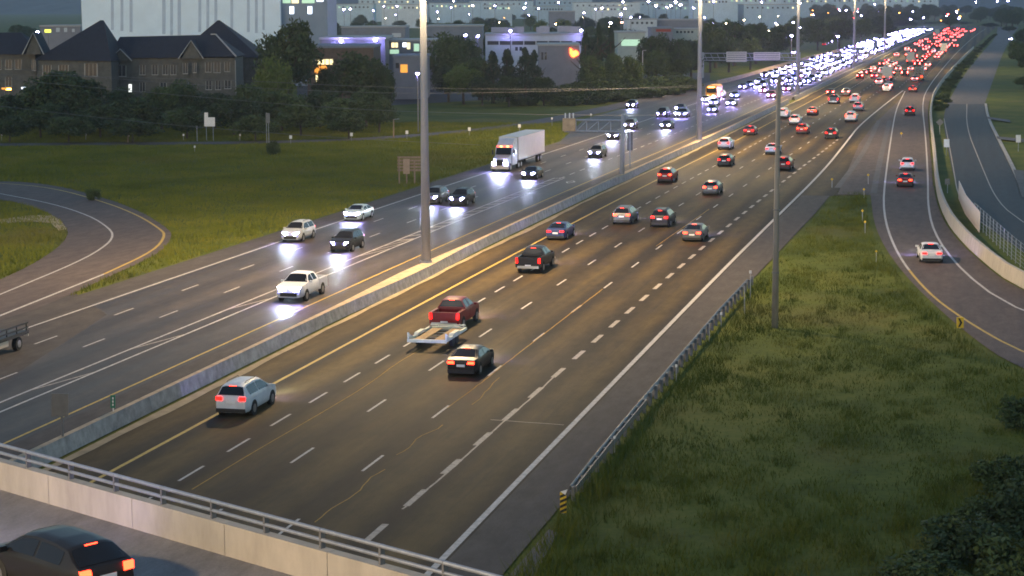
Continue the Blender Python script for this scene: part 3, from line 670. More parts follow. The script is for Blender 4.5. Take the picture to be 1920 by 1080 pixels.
while Y < 1480:
    for off in RL:
        dens = .24 if Y < 520 else .47
        if off > -19 and (Y < 520 or rnd.random() < .55): continue
        if rnd.random() < dens:
            yq = Y+rnd.uniform(-5, 5); p = np.array([off+c(yq)+rnd.uniform(-.3, .3), yq, 0])
            kd = rnd.choice(['suv', 'sedan', 'suv', 'hatch', 'van']); cl = rnd.choice(['black', 'grey', 'silver', 'white', 'darkred', 'white'])
            vehicle(kd, cl, p, HD(yq), 'distant car with red brake lights in the queue beyond the gore', group='braking cars in the distant queue', detail=False, beam=0, brake=True); cnt += 1
    Y += 20 if Y < 700 else 28+(Y-700)*.012

# --- flat trailer behind the red pickup
pc = G(800, 658); hd = HD(pc[1]); tr = thing('flat_trailer', 'empty flat car trailer with pale rails behind the red pickup', 'trailer', pc, hd-math.pi/2)
M_TRF = mat('trailer_frame', (.55, .57, .46), .5, .2, 3); M_PLK = mat('trailer_plank', (.42, .27, .12), .8, .25, 3, stretch=(1, .2, 1))
for sx in (-1, 1):
    q = MB(); q.box((sx*1.18, 2.6, .62), (.14, 5.0, .16)); q.build('side_rail', M_TRF, tr)
    for yy_ in (2.0, 2.9):
        q = MB(); q.disc((sx*1.08, yy_, .33), .33, (1, 0, 0), .22, 14); q.build('wheel', M_TYRE, tr)
    q = MB(); q.hexa([(sx*1.26, 1.5, .66), (sx*.98, 1.5, .66), (sx*.98, 3.4, .66), (sx*1.26, 3.4, .66)], [(sx*1.26, 1.75, .84), (sx*.98, 1.75, .84), (sx*.98, 3.15, .84), (sx*1.26, 3.15, .84)]); q.build('fender', M_TRF, tr)
    for k in range(3):
        q = MB(); q.box((sx*(.42+.21*k), 2.6, .60), (.19, 4.9, .05)); q.build('plank', M_PLK, tr)
    q = MB(); q.box((sx*1.02, .06, .62), (.3, .06, .16)); q.build('tail_light', M_AMBER if 0 else M_SIGNW, tr)
    q = MB(); q.tube([(sx*1.18, 5.05, .6), (0, 6.3, .55)], .06, 6); q.build('drawbar', M_TRF, tr)
    q = MB(); q.hexa([(sx*1.2-.05, .1, .7), (sx*1.2+.05, .1, .7), (sx*1.2+.05, 1.2, .7), (sx*1.2-.05, 1.2, .7)], [(sx*1.2-.05, .1, 1.1), (sx*1.2+.05, .1, 1.1), (sx*1.2+.05, .7, .78), (sx*1.2-.05, .7, .78)]); q.build('ramp_bracket', M_TRF, tr)
q = MB(); q.box((0, .08, .60), (2.5, .12, .2)); q.build('rear_beam', M_TRF, tr)
q = MB(); q.box((0, 5.06, .62), (2.5, .12, .16)); q.box((0, 5.1, .82), (2.3, .05, .06)); q.build('front_beam', M_TRF, tr)
for k in range(5):
    q = MB(); q.box((0, .7+k*.95, .55), (2.3, .1, .06)); q.build('cross_member', M_DSTEEL, tr)

# --- trucks
M_BOXW = mat('trailer_box', (.62, .56, .52), .5, .06, 1.0); M_CABW = paint('cab_paint', (.55, .56, .60))
def big_wheels(t, ys_, R=.5, W2=1.2):
    for sx in (-1, 1):
        for y in ys_:
            q = MB(); q.disc((sx*(W2-.16), y, R), R, (1, 0, 0), .3, 14); wl = q.build('wheel', M_TYRE, t)
            q = MB(); q.disc((sx*(W2+.005), y, R), R*.55, (1, 0, 0), .02, 10); q.build('rim', M_RIM, wl)
def semi(pos, heading, label):
    t = thing('semi_truck', label, 'truck', pos, heading-math.pi/2)      # origin under the front bumper, forward +Y
    q = MB(); q.hexa([(-1.05, -1.9, .5), (1.05, -1.9, .5), (.95, 0, .5), (-.95, 0, .5)], [(-1.05, -1.9, 1.95), (1.05, -1.9, 1.95), (.85, -.15, 1.65), (-.85, -.15, 1.65)]); q.build('hood', M_CABW, t)
    q = MB(); q.hexa([(-1.22, -4.3, .7), (1.22, -4.3, .7), (1.15, -1.85, .7), (-1.15, -1.85, .7)], [(-1.22, -4.3, 3.0), (1.22, -4.3, 3.0), (1.1, -2.35, 2.9), (-1.1, -2.35, 2.9)])
    q.hexa([(-1.2, -4.3, 3.0), (1.2, -4.3, 3.0), (1.08, -2.4, 2.92), (-1.08, -2.4, 2.92)], [(-1.15, -4.3, 4.0), (1.15, -4.3, 4.0), (.95, -3.8, 3.9), (-.95, -3.8, 3.9)]); q.build('cab', M_CABW, t)
    q = MB(); q.add([(-1.0, -1.82, 2.02), (1.0, -1.82, 2.02), (.98, -2.28, 2.86), (-.98, -2.28, 2.86)], [(0, 1, 2, 3)]); q.build('windshield', M_GLASS, t)
    for sx in (-1, 1):
        q = MB(); q.add([(sx*1.2, -2.2, 2.0), (sx*1.23, -3.1, 2.0), (sx*1.22, -3.1, 2.75), (sx*1.16, -2.45, 2.75)], [(0, 1, 2, 3)]); q.build('door_window', M_GLASS, t)
        q = MB(); q.box((sx*.78, -.02, 1.0), (.42, .14, .3)); q.build('headlight', M_HEAD, t)
        q = MB(); q.box((sx*1.42, -2.0, 2.3), (.16, .1, .6)); q.build('mirror', M_BLACK, t)
    q = MB(); q.box((0, .02, .55), (2.3, .2, .42)); q.build('bumper', M_RIM, t)
    q = MB(); q.box((0, -.02, 1.1), (.95, .12, .8)); q.build('grille', M_BLACK, t)
    for k in range(5):
        q = MB(); q.box(((k-2)*.42, -2.45, 3.02), (.2, .12, .1)); q.build('marker_lamp', M_TAILB if k % 2 == 0 else M_AMBER, t)
    q = MB(); q.box((0, -12.0, 2.62), (2.6, 14.6, 2.85)); bx = q.build('box_trailer', M_BOXW, t)
    q = MB(); q.box((0, -12.0, 4.065), (2.62, 14.62, .05)); q.build('roof_trim', M_STEEL, bx)
    q = MB(); q.box((0, -12.0, 1.16), (2.64, 14.62, .12)); q.build('floor_trim', M_STEEL, bx)
    q = MB(); q.box((0, -10.5, .95), (.9, 15.5, .3)); q.build('chassis', M_DSTEEL, t)
    big_wheels(t, (-1.0, -5.2, -6.5, -16.0, -17.4)); spot(t, .4, 1.0, 600)
    return t
ps = G(937, 322); semi(ps, HD(ps[1])+math.pi, 'white semi truck with a long box trailer on the outer oncoming lane')
def box_truck(pos, heading, label, colr, rear=True, hgt=3.6, Lb=7.0, name='box_truck', cat='truck', lampm=None):
    t = thing(name, label, cat, pos, heading-math.pi/2); mm = colr
    q = MB(); q.box((0, Lb/2, .95+(hgt-.95)/2), (2.45, Lb, hgt-.95)); q.build('cargo_box', mm, t)
    for k in range(3):
        q = MB(); q.box((-.8+.8*k, -.012, 1.9), (.74, .02, 1.6)); q.build('rear_panel', mm, t)
    q = MB(); q.hexa([(-1.1, Lb+.1, .6), (1.1, Lb+.1, .6), (1.05, Lb+2.2, .6), (-1.05, Lb+2.2, .6)], [(-1.1, Lb+.1, 2.5), (1.1, Lb+.1, 2.5), (1.0, Lb+1.2, 2.5), (-1.0, Lb+1.2, 2.5)]); q.build('cab', MATS['paint_white'], t)
    q = MB(); q.add([(-.95, Lb+2.02, 1.3), (.95, Lb+2.02, 1.3), (.9, Lb+1.35, 2.4), (-.9, Lb+1.35, 2.4)], [(0, 1, 2, 3)]); q.build('windshield', M_GLASS, t)
    q = MB(); q.box((0, Lb/2+.6, .75), (.9, Lb+1, .28)); q.build('chassis', M_DSTEEL, t)
    for sx in (-1, 1):
        q = MB(); q.box((sx*.95, -.02, 1.08), (.34, .08, .18)); q.build('tail_light', M_TAILB, t)
        q = MB(); q.box((sx*.8, Lb+2.2, .95), (.36, .1, .2)); q.build('headlight', M_HEADF, t)
    big_wheels(t, (1.4, Lb+1.1), .46, 1.15); return t
M_TRKG = mat('truck_box_grey', (.40, .42, .40), .6, .08, 1.2); M_TRKW = mat('truck_box_white', (.60, .56, .50), .6, .08, 1.2)
for px, py, hg, lab, mm in ((1663, 152, 3.6, 'white box truck in the middle of the braking queue', M_TRKW), (1706, 120, 3.8, 'grey-white box truck farther up the braking queue', M_TRKG), (1769, 100, 3.8, 'small grey box truck near the right edge of the braking queue', M_TRKG), (1757, 68, 4.0, 'distant pale box truck near the end of the queue', M_TRKG)):
    p = G(px, py); box_truck(p, HD(p[1]), lab, mm, hgt=hg)
# truck stacked with tank drums, rear view
p = G(1722, 152); dt = thing('drum_truck', 'flat truck stacked with grey tanks in the ramp lane of the queue', 'truck', p, HD(p[1])-math.pi/2)
q = MB(); q.box((0, 3.6, 1.0), (2.5, 7.4, .3)); q.build('flat_bed', M_DSTEEL, dt)
M_TANK = mat('tank_plastic', (.20, .20, .16), .6, .2, 2)
for i in range(3):
    for j in range(3):
        q = MB(); q.disc(((i-1)*.82, 1.6, 1.56+j*.82), .39, (0, 1, 0), 2.8, 12); q.build('tank', M_TANK, dt)
        q = MB(); q.disc(((i-1)*.82, 5.0, 1.56+j*.82), .39, (0, 1, 0), 2.8, 12); q.build('tank', M_TANK, dt)
q = MB(); q.hexa([(-1.1, 7.6, .6), (1.1, 7.6, .6), (1.05, 9.8, .6), (-1.05, 9.8, .6)], [(-1.1, 7.6, 2.7), (1.1, 7.6, 2.7), (1.0, 8.9, 2.7), (-1.0, 8.9, 2.7)]); q.build('cab', MATS['paint_white'], dt)
q = MB(); q.box((0, -.05, .85), (2.4, .1, .35)); q.build('bumper', M_SIGNY, dt)
for sx in (-1, 1):
    q = MB(); q.box((sx*.8, -.12, 1.15), (.5, .08, .22)); q.build('tail_light', M_TAILB, dt)
big_wheels(dt, (1.4, 2.6, 8.6), .46, 1.15)
# yellow bus, front view
p = G(1332, 190); sb = thing('school_bus', 'yellow school bus coming along the outer lanes behind the second mast', 'bus', p, HD(p[1])+math.pi-math.pi/2)
M_BUSY = paint('bus_yellow', (.55, .26, .02))
q = MB(); q.box((0, -5.6, 1.85), (2.4, 8.6, 2.4)); q.hexa([(-1.2, -9.9, 3.05), (1.2, -9.9, 3.05), (1.2, -1.3, 3.05), (-1.2, -1.3, 3.05)], [(-.8, -9.8, 3.3), (.8, -9.8, 3.3), (.8, -1.4, 3.3), (-.8, -1.4, 3.3)]); q.build('body', M_BUSY, sb)
q = MB(); q.hexa([(-1.0, -1.3, .6), (1.0, -1.3, .6), (.9, 0, .6), (-.9, 0, .6)], [(-1.0, -1.3, 1.75), (1.0, -1.3, 1.75), (.8, -.1, 1.45), (-.8, -.1, 1.45)]); q.build('hood', M_BUSY, sb)
q = MB(); q.box((0, -1.28, 2.25), (2.1, .05, .95)); q.build('windshield', M_GLASS, sb)
q = MB(); q.box((0, -1.3, 2.95), (1.4, .1, .2)); q.build('sign_lamp', M_AMBER, sb)
for k in range(8):
    for sx in (-1, 1):
        q = MB(); q.box((sx*1.205, -2.2-k*.95, 2.25), (.02, .75, .65)); q.build('side_window', M_GLASS, sb)
for sx in (-1, 1):
    q = MB(); q.box((sx*.72, .0, 1.0), (.36, .1, .26)); q.build('headlight', M_HEADF, sb)
q = MB(); q.box((0, .05, .6), (2.2, .15, .3)); q.build('bumper', M_BLACK, sb); big_wheels(sb, (-.9, -7.2), .46, 1.12)
# truck leaving at the left edge of the picture
p = G(26, 650); ft = thing('flatbed_truck', 'dark flatbed truck leaving the picture at the left edge', 'truck', p, HD(p[1])+math.pi-math.pi/2)
q = MB(); q.box((0, 3.0, 1.0), (2.2, 5.9, .22)); q.build('flat_bed', M_BLACK, ft)
for sx in (-1, 1):
    for k in range(5):
        q = MB(); q.box((sx*1.06, .3+k*1.3, 1.35), (.06, .07, .55)); q.build('stake', M_BLACK, ft)
    for z in (1.3, 1.58):
        q = MB(); q.box((sx*1.06, 3.0, z), (.04, 5.9, .1)); q.build('stake_board', M_BLACK, ft)
    q = MB(); q.box((sx*.85, -.05, .8), (.3, .06, .16)); q.build('tail_light', M_SIGNW, ft)
q = MB(); q.hexa([(-1.0, 2.6, .5), (1.0, 2.6, .5), (1.0, 8.0, .5), (-1.0, 8.0, .5)], [(-1.0, 2.6, .9), (1.0, 2.6, .9), (1.0, 8.0, 1.2), (-1.0, 8.0, 1.2)]); q.hexa([(-1.0, 6.0, 1.1), (1.0, 6.0, 1.1), (1.0, 8.0, 1.1), (-1.0, 8.0, 1.1)], [(-.9, 6.1, 2.2), (.9, 6.1, 2.2), (.9, 7.5, 2.2), (-.9, 7.5, 2.2)]); q.build('cab', MATS['paint_beige'], ft)
big_wheels(ft, (1.2, 6.9), .42, 1.0)

# ------------------------------------------------------------------ high masts, poles, signs
def mast(base, hgt, r0, r1, label, lamp=True):
    t = thing('high_mast_pole', label, 'light pole', base, group='high mast light poles along the median')
    q = MB(); q.tube([(0, 0, .0), (0, 0, hgt*.5), (0, 0, hgt)], r0, 16, r2=r1); q.build('shaft', M_POLE, t, smooth=True)
    q = MB(); q.disc((0, 0, .06), r0*1.3, (0, 0, 1), .12, 16)
    for k in range(8): q.disc((r0*1.15*math.cos(k*.785), r0*1.15*math.sin(k*.785), .14), .03, (0, 0, 1), .1, 6)
    q.build('base_flange', M_STEEL, t)
    q = MB(); q.tube([(1.1*math.cos(a), 1.1*math.sin(a), hgt-.4) for a in np.linspace(0, 2*math.pi, 17)], .06, 6, cap=False); ring = q.build('lamp_ring', M_STEEL, t)
    for k in range(6):
        a = k*math.pi/3; q = MB(); q.disc((1.2*math.cos(a), 1.2*math.sin(a), hgt-.5), .3, (0, 0, 1), .35, 12); q.build('luminaire', M_STEEL, t)
    if lamp:
        ld = LIGHTS.get('mast')
        if ld is None: ld = bpy.data.lights.new('mast_lamp', 'SPOT'); ld.energy = MAST_W; ld.color = (1.0, .71, .38); ld.spot_size = math.radians(158); ld.spot_blend = .5; ld.shadow_soft_size = 1.2; LIGHTS['mast'] = ld
        o = bpy.data.objects.new('mast_lamp', ld); COL.objects.link(o); o.parent = t; o.location = (0, 0, hgt-1.0)
    return t
MAST_W = 42000
pm1 = G(799, 492, .8); mast(pm1, 31, .38, .17, 'nearest high mast light pole on the wide orange-topped median')
pm2 = G(1311, 262, .8); mast(pm2, 31, .40, .18, 'second high mast light pole rising from the median')
for k, (px, py) in enumerate(((1503, 178), (1614, 128), (1684, 100))):
    p = G(px, py, .8); mast(RP(-42.25, p[1], .8), 31, .42, .2, ['third high mast pole among the oncoming headlights', 'fourth high mast pole above the headlight queue', 'farthest high mast pole above the headlight queue'][k])
mast(RP(-42.25, 8, 0), 31, .38, .17, 'unseen high mast pole on the median before the overpass')  # mast out of view, repeated from the row and kept for its light
# concrete pole in the grass on the right
p = G(1453, 613); cp = thing('concrete_pole', 'single grey concrete pole standing in the grass on the right', 'pole', p)
q = MB(); q.tube([(0, 0, -.05), (0, 0, 8), (.05, 0, 16.2)], .22, 14, r2=.13); q.build('shaft', M_CPOLE, cp, smooth=True)
q = MB(); q.box((.12, 0, 16.1), (.22, .22, .4)); q.build('sensor_box', M_DSTEEL, cp)
q = MB(); q.tube([(-.15, 0, 16.25), (.5, 0, 16.25)], .03, 6); q.build('bracket', M_DSTEEL, cp)
for k in range(3):
    q = MB(); q.disc((0, 0, 3.6+k*4.1), .235-.02*k, (0, 0, 1), .06, 14); q.build('band', M_DSTEEL, cp)

# cantilever sign structure over the oncoming lanes
p = G(1166, 326, .8); cs_ = thing('cantilever_sign', 'cantilever truss with a pale sign box reaching over the oncoming lanes', 'sign structure', p)
D_ = float((np.array([p[0], p[1], 0])@fwh)); oc = np.array(p)
def Cp(px, py): return W(px, py, D_)-oc
q = MB(); top_ = Cp(1168, 214); q.tube([(0, 0, 0), top_], .30, 12, r2=.2); q.build('post', M_POLE, cs_, smooth=True)
for yk in (226, 247):
    q = MB(); q.tube([Cp(1168, yk), Cp(1058, yk-1)], .13, 8); q.build('chord', M_STEEL, cs_)
for x in (1145, 1122, 1100, 1080):
    q = MB(); q.tube([Cp(x, 227), Cp(x, 246)], .06, 6); q.build('strut', M_STEEL, cs_)
for x0, x1 in ((1145, 1122), (1122, 1100), (1100, 1080)):
    q = MB(); q.tube([Cp(x0, 227), Cp(x1, 246)], .05, 6); q.build('diagonal', M_STEEL, cs_)
def slab(px0, py0, px1, py1, D, th, m, name, parent=None, o=np.zeros(3), tilt=None, **kw):
    a, b_, d_, e = W(px0, py1, D), W(px1, py1, D), W(px1, py0, D), W(px0, py0, D)
    q = MB(); q.prism([a-o, b_-o, d_-o, e-o], fwh*th); return q.build(name, m, parent, **kw)
slab(1055, 222, 1079, 246, D_-.5, .6, M_CONCT, 'sign_box', cs_, oc)
for x in (1060, 1068, 1075):
    q = MB(); q.tube([Cp(x, 223), Cp(x, 212)], .08, 6); q.build('antenna', M_SIGNW, cs_)
p = G(1181, 313, .8); sp_ = thing('median_sign', 'narrow dark sign on a post on the median beside the cantilever post', 'sign', p)
q = MB(); q.tube([(0, 0, 0), (0, 0, 4.4)], .07, 8); q.build('post', M_STEEL, sp_)
q = MB(); q.box((0, 0, 3.2), (.7, .05, 2.3), YAW); q.build('panel', M_DSTEEL, sp_)

# overhead gantry far away
g0, g1 = W(1318, 108, 560), W(1470, 108, 560); gz = 0
gt = thing('overhead_gantry', 'far overhead truss gantry with two pale sign boards', 'sign gantry', (g0[0], g0[1], 0)); o3 = np.array([g0[0], g0[1], 0])
DG = 560
for py in (100, 108, 113):
    q = MB(); q.tube([W(1316, py, DG)-o3, W(1500, py, DG)-o3], .16, 6); q.build('chord', M_STEEL, gt)
for x in np.arange(1320, 1500, 12):
    q = MB(); q.tube([W(x, 100, DG)-o3, W(x+6, 113, DG)-o3], .09, 5); q.build('diagonal', M_STEEL, gt)
for px in (1318, 1499):
    a = W(px, 98, DG); q = MB(); q.tube([np.array([a[0], a[1], 0])-o3, a-o3], .3, 8); q.build('post', M_STEEL, gt)
M_SIGNP = mat('pale_sign_board', (.66, .58, .55), .6, .1, 2)
s1 = slab(1362, 97, 1400, 116, DG-.6, .3, M_SIGNP, 'sign_board', gt, o3); s2 = slab(1413, 98, 1463, 112, DG-.6, .3, M_SIGNP, 'sign_board', gt, o3)
for k in range(4): slab(1364, 99+k*4, 1398, 100+k*4, DG-.75, .1, M_SIGNB, 'stiffener', gt, o3)
for k in range(3): slab(1415, 100+k*4, 1461, 101+k*4, DG-.75, .1, M_SIGNB, 'stiffener', gt, o3)

def post_sign(px, base_py, panels, posts, label, z=0, D=None, m=M_SIGNW, name='road_sign', cat='sign', pm=M_STEEL, pr=.05, group=None, thick=.05):
    b_ = G(px, base_py, z); D = float(b_@fwh); t = thing(name, label, cat, b_, group=group); o = np.array(b_)
    for (x, top) in posts:
        a = W(x, top, D); q = MB(); q.tube([np.array([a[0], a[1], z])-o, a-o], pr, 6); q.build('post', pm, t)
    for (x0, y0_, x1, y1_) in panels: slab(x0, y0_, x1, y1_, D-pr-thick-.01, thick, m, 'panel', t, o)
    return t, o, D
post_sign(392, 264, [(383, 211, 390, 237), (390, 220, 403, 237)], [(386, 211), (399, 220)], 'pale square sign with a tall narrow tab on two posts by the tree row')
post_sign(502, 268, [(498, 212, 506, 231)], [(499, 211), (503, 213)], 'narrow grey sign on two posts right of the pale square sign', m=M_SIGNB)
post_sign(369, 265, [(367, 236, 371, 240)], [(369, 236)], 'small dark marker post left of the pale square sign', m=M_SIGNB)
t, o, D = post_sign(766, 344, [(745, 293+6*k, 789, 297+6*k) for k in range(5)], [(748, 293), (762, 300), (777, 300)], 'brown wooden sign back of horizontal boards on three posts in the field', m=M_WOOD, pm=M_WOOD, pr=.09)
slab(756, 298, 768, 326, D-.4, .08, mat('plywood', (.34, .25, .19), .8, .2, 2), 'backing', t, o)
t, o, D = post_sign(114, 818, [(96, 738, 128, 781)], [(114.5, 738)], 'grey back of a rectangular sign on a post behind the median barrier', z=.8, m=M_SIGNB, pm=M_DSTEEL, pr=.06)
t, o, D = post_sign(211, 771, [(207, 741, 216, 765)], [(211.5, 741)], 'small green kilometre marker on the median barrier', z=.8, m=M_SIGNG, pm=M_SIGNW, pr=.03)
for k in range(3): slab(210.4, 745+k*6, 212.8, 749+k*6, D-.14, .01, M_SIGNW, 'digit', t, o)
# chevron sign
t, o, D = post_sign(1800, 616, [(1794, 595, 1807, 615)], [(1800, 596)], 'yellow chevron sign with black arrow at the ramp edge', m=M_SIGNY, pm=M_STEEL)
def tri(pts_, D, th, m, name, parent, o): q = MB(); q.prism([W(*p_, D)-o for p_ in pts_], fwh*th); return q.build(name, m, parent)
tri([(1796.5, 597), (1800, 597), (1804.5, 605), (1800, 613), (1796.5, 613), (1800.5, 605)], D-.16, .02, M_BLACK, 'arrow', t, o)
# guardrail end marker
t, o, D = post_sign(1056, 963, [(1050, 923, 1062, 962)], [(1056, 925)], 'yellow and black striped hazard board at the guardrail end', m=M_SIGNY, pm=M_STEEL)
for k in range(4): tri([(1050.2, 934+k*9.5), (1050.2, 929+k*9.5), (1061.8, 924+k*9.5), (1061.8, 929+k*9.5)], D-.13, .02, M_BLACK, 'stripe', t, o)
tri([(1051, 922), (1064, 918), (1060, 928)], D-.15, .03, M_SIGNW, 'reflector', t, o)
# diamond and white signs by the wall
b_ = G(1762, 252); D = float(b_@fwh); t = thing('diamond_sign', 'grey back of a diamond sign on a post behind the ramp wall', 'sign', b_); o = np.array(b_)
q = MB(); q.tube([(0, 0, 0), W(1762, 223, D)-o], .05, 6); q.build('post', M_STEEL, t)
tri([(1755, 229), (1762, 236), (1770, 229), (1763, 222)], D-.12, .04, M_SIGNB, 'panel', t, o)
post_sign(1775, 292, [(1770, 261, 1780, 276)], [(1775, 262)], 'bright white sign behind the ramp wall, above the dark road', group=None)
post_sign(1777, 362, [(1772, 335, 1781, 346)], [(1777, 336)], 'dim grey sign behind the ramp wall, below the bright white one', m=M_SIGNB)
post_sign(1910, 284, [(1905, 253, 1914, 267)], [(1910, 254)], 'white sign on the lawn at the right edge')
# delineator posts
def delineator(px, base_py, top_py, label, group, m=M_SIGNW, diamond=False, sz=3.2, z=0):
    b_ = G(px, base_py, z); D = float(b_@fwh); t = thing('delineator_post', label, 'marker post', b_, group=group); o = np.array(b_)
    q = MB(); q.tube([(0, 0, 0), W(px, top_py, D)-o], .03, 5); q.build('post', M_STEEL, t)
    if diamond: tri([(px-sz, top_py), (px, top_py+sz), (px+sz, top_py), (px, top_py-sz)], D-.06, .03, m, 'reflector', t, o)
    else: slab(px-sz*.8, top_py-sz, px+sz*.8, top_py+sz, D-.06, .03, m, 'reflector', t, o)
for px, py, h_ in ((545, 266, 257), (659, 262, 252), (763, 258, 248), (880, 251, 242), (974, 244, 236)):
    delineator(px, py+4, h_, 'white square marker post along the north ramp right of the tree row', 'square marker posts along the north ramp')
for px, py, h_ in ((3, 264, 252), (161, 264, 252), (241, 266, 254), (344, 264, 253), (450, 264, 253), (365, 284, 275), (1035, 236, 222), (1108, 223, 215)):
    delineator(px, py, h_, 'small round-topped marker post along the north ramp below the trees', 'small marker posts along the north ramp', sz=1.9)
for px, py, h_ in ((1560, 352, 336), (1628, 345, 328), (1620, 372, 355), (1617, 415, 395), (1622, 437, 416), (1643, 492, 471), (1690, 258, 250)):
    delineator(px, py, h_, 'thin post with a small yellow diamond marker around the grass tip of the gore', 'diamond marker posts at the gore', m=M_SIGNY, diamond=True, sz=2.4)
for px, py, h_ in ((1407, 545, 510), (1352, 600, 588), (1268, 702, 686), (1152, 835, 820)):
    delineator(px, py+14, h_, 'slim post with a white reflector along the guardrail', 'reflector posts along the guardrail', sz=2.6)
delineator(1396, 588, 535, 'thin leaning wooden stake in the tall grass by the guardrail', None, m=M_WOOD, sz=1.0)
delineator(1330, 640, 604, 'short wooden stake in the grass below the leaning one', None, m=M_WOOD, sz=1.0)

# guardrail on the right shoulder
gr = thing('guardrail', 'rusty steel beam guardrail on posts along the right shoulder', 'guardrail', RP(-16.75, 80)); o = np.array(gr.location)
gpath = resample([np.array([*G(*p)[:2], 0]) for p in [(1064, 940), (1140, 843), (1265, 693), (1345, 598), (1404, 534)]], 1.905)
gpath[:, 0] += .25
M_GRL = mat('rusty_guardrail', (.20, .18, .17), .55, .25, 2.0, metal=.5)
for i, p in enumerate(gpath):
    q = MB(); q.box((p[0]-o[0], p[1]-o[1], .31), (.15, .18, .72)); q.build('post', M_DSTEEL, gr)
for i in range(0, len(gpath)-2, 2):
    a, e = gpath[i]-o, gpath[i+2]-o; e = e-(e-a)*.004; q = MB(); pr = [(-.12, .45), (-.06, .50), (-.12, .56), (-.12, .60), (-.06, .66), (-.12, .71), (-.09, .72), (-.03, .66), (-.09, .58), (-.03, .50), (-.09, .44)]
    n_ = len(pr); q.add([(a[0]+x-.03, a[1], z) for x, z in pr]+[(e[0]+x-.03, e[1], z) for x, z in pr], [(k, (k+1) % n_, n_+(k+1) % n_, n_+k) for k in range(n_)]); q.build('beam', M_GRL, gr)
# second rail behind, near end
for i in range(0, 10, 2):
    a, e = gpath[i]-o, gpath[i+2]-o; q = MB(); q.hexa([(a[0]+.10, a[1], .42), (a[0]+.16, a[1], .42), (e[0]+.16, e[1], .42), (e[0]+.10, e[1], .42)], [(a[0]+.10, a[1], .7), (a[0]+.16, a[1], .7), (e[0]+.16, e[1], .7), (e[0]+.10, e[1], .7)]); q.build('back_beam', M_GRL, gr)

# panel and wire fence behind the ramp wall
P = resample([np.array(G(*p)[:2]) for p in [(1808, 420), (1840, 452), (1880, 492), (1920, 527), (1990, 590)]], 2.4)
fn = thing('wire_fence', 'wire fence on steel posts behind the ramp wall at the right edge', 'fence', (*P[0], 0)); o = np.array([*P[0], 0])
for i, a in enumerate(P):
    a = a+np.array([.9, .3]); q = MB(); q.tube([(a[0]-o[0], a[1]-o[1], 0), (a[0]-o[0], a[1]-o[1], 2.0)], .035, 6); q.build('post', M_STEEL, fn)
    if i+1 < len(P):
        e = P[i+1]+np.array([.9, .3])
        for z in np.arange(.2, 2.01, .3):
            q = MB(); q.tube([(a[0]-o[0], a[1]-o[1], z), (e[0]-o[0], e[1]-o[1], z)], .012, 4); q.build('wire', M_STEEL, fn)
pf = thing('panel_screen', 'pale solid screen panels behind the ramp wall where the wire fence begins', 'fence', (*wall_path[0], 0)); o = np.array([*wall_path[0], 0])
P = resample([np.array(G(*p)[:2]) for p in [(1788, 372), (1800, 402), (1825, 436)]], 3.0)
for a, e in zip(P, P[1:]):
    a2, e2 = a+np.array([.5, .2]), e+np.array([.5, .2]); q = MB(); q.hexa([(*a2, 0)-o, (a2[0]+.06, a2[1], 0)-o, (e2[0]+.06, e2[1]-.03, 0)-o, (e2[0], e2[1]-.03, 0)-o], [(*a2, 1.9)-o, (a2[0]+.06, a2[1], 1.9)-o, (e2[0]+.06, e2[1]-.03, 1.9)-o, (e2[0], e2[1]-.03, 1.9)-o]); q.build('panel', M_SIGNP, pf)

# power lines over the field, each between out-of-frame poles
def wire(pts_, D0, D1, label):
    P = [W(x, y, D0+(D1-D0)*i/(len(pts_)-1)) for i, (x, y) in enumerate(pts_)]; P = smooth_poly(P, 40, 2); q = MB(); q.tube(P, .026, 5)
    o_ = q.build('power_line', M_DSTEEL, label=label, cat='power line', group='power lines above the field')
M_DSTEEL2 = mat('aluminium_cable', (.30, .30, .30), .5, .1, 1, metal=.5)
wire([(-60, 138), (445, 150), (640, 161), (900, 168), (1240, 166), (1420, 158)], 250, 330, 'topmost power line crossing in front of the trees')
wire([(-60, 120), (280, 155), (640, 173), (850, 176), (1240, 165), (1420, 150)], 252, 335, 'second power line just below the topmost one')
wire([(-60, 142), (240, 170), (640, 205), (900, 213), (1160, 217), (1300, 214)], 245, 300, 'third power line crossing the dark bushes')
wire([(-60, 192), (0, 199), (200, 222), (350, 237), (640, 259), (900, 272)], 235, 280, 'lowest power line, near the north ramp')
for px, py, tp in ((240, 267, 236), (738, 258, 224), (1205, 172, 95), (1145, 148, 104)):
    b_ = G(px, py); D = float(b_@fwh); t = thing('utility_pole', ['short utility pole by the north ramp below the stone building', 'thin utility pole in the field left of the first mast', 'tall lamp post in front of the dark tree clump', 'thin lamp post left of the dark tree clump'][(px, 240, 738, 1205, 1145).index(px, 1)-1], 'pole', b_)
    q = MB(); q.tube([(0, 0, 0), W(px, tp, D)-np.array(b_)], .12, 8, r2=.08); q.build('shaft', M_WOOD if px < 1000 else M_STEEL, t)
    q = MB(); hh = W(px, tp, D)-np.array(b_); q.tube([hh, hh+rt0*.9+np.array([0, 0, .1])], .05, 5); q.build('arm', M_STEEL, t)

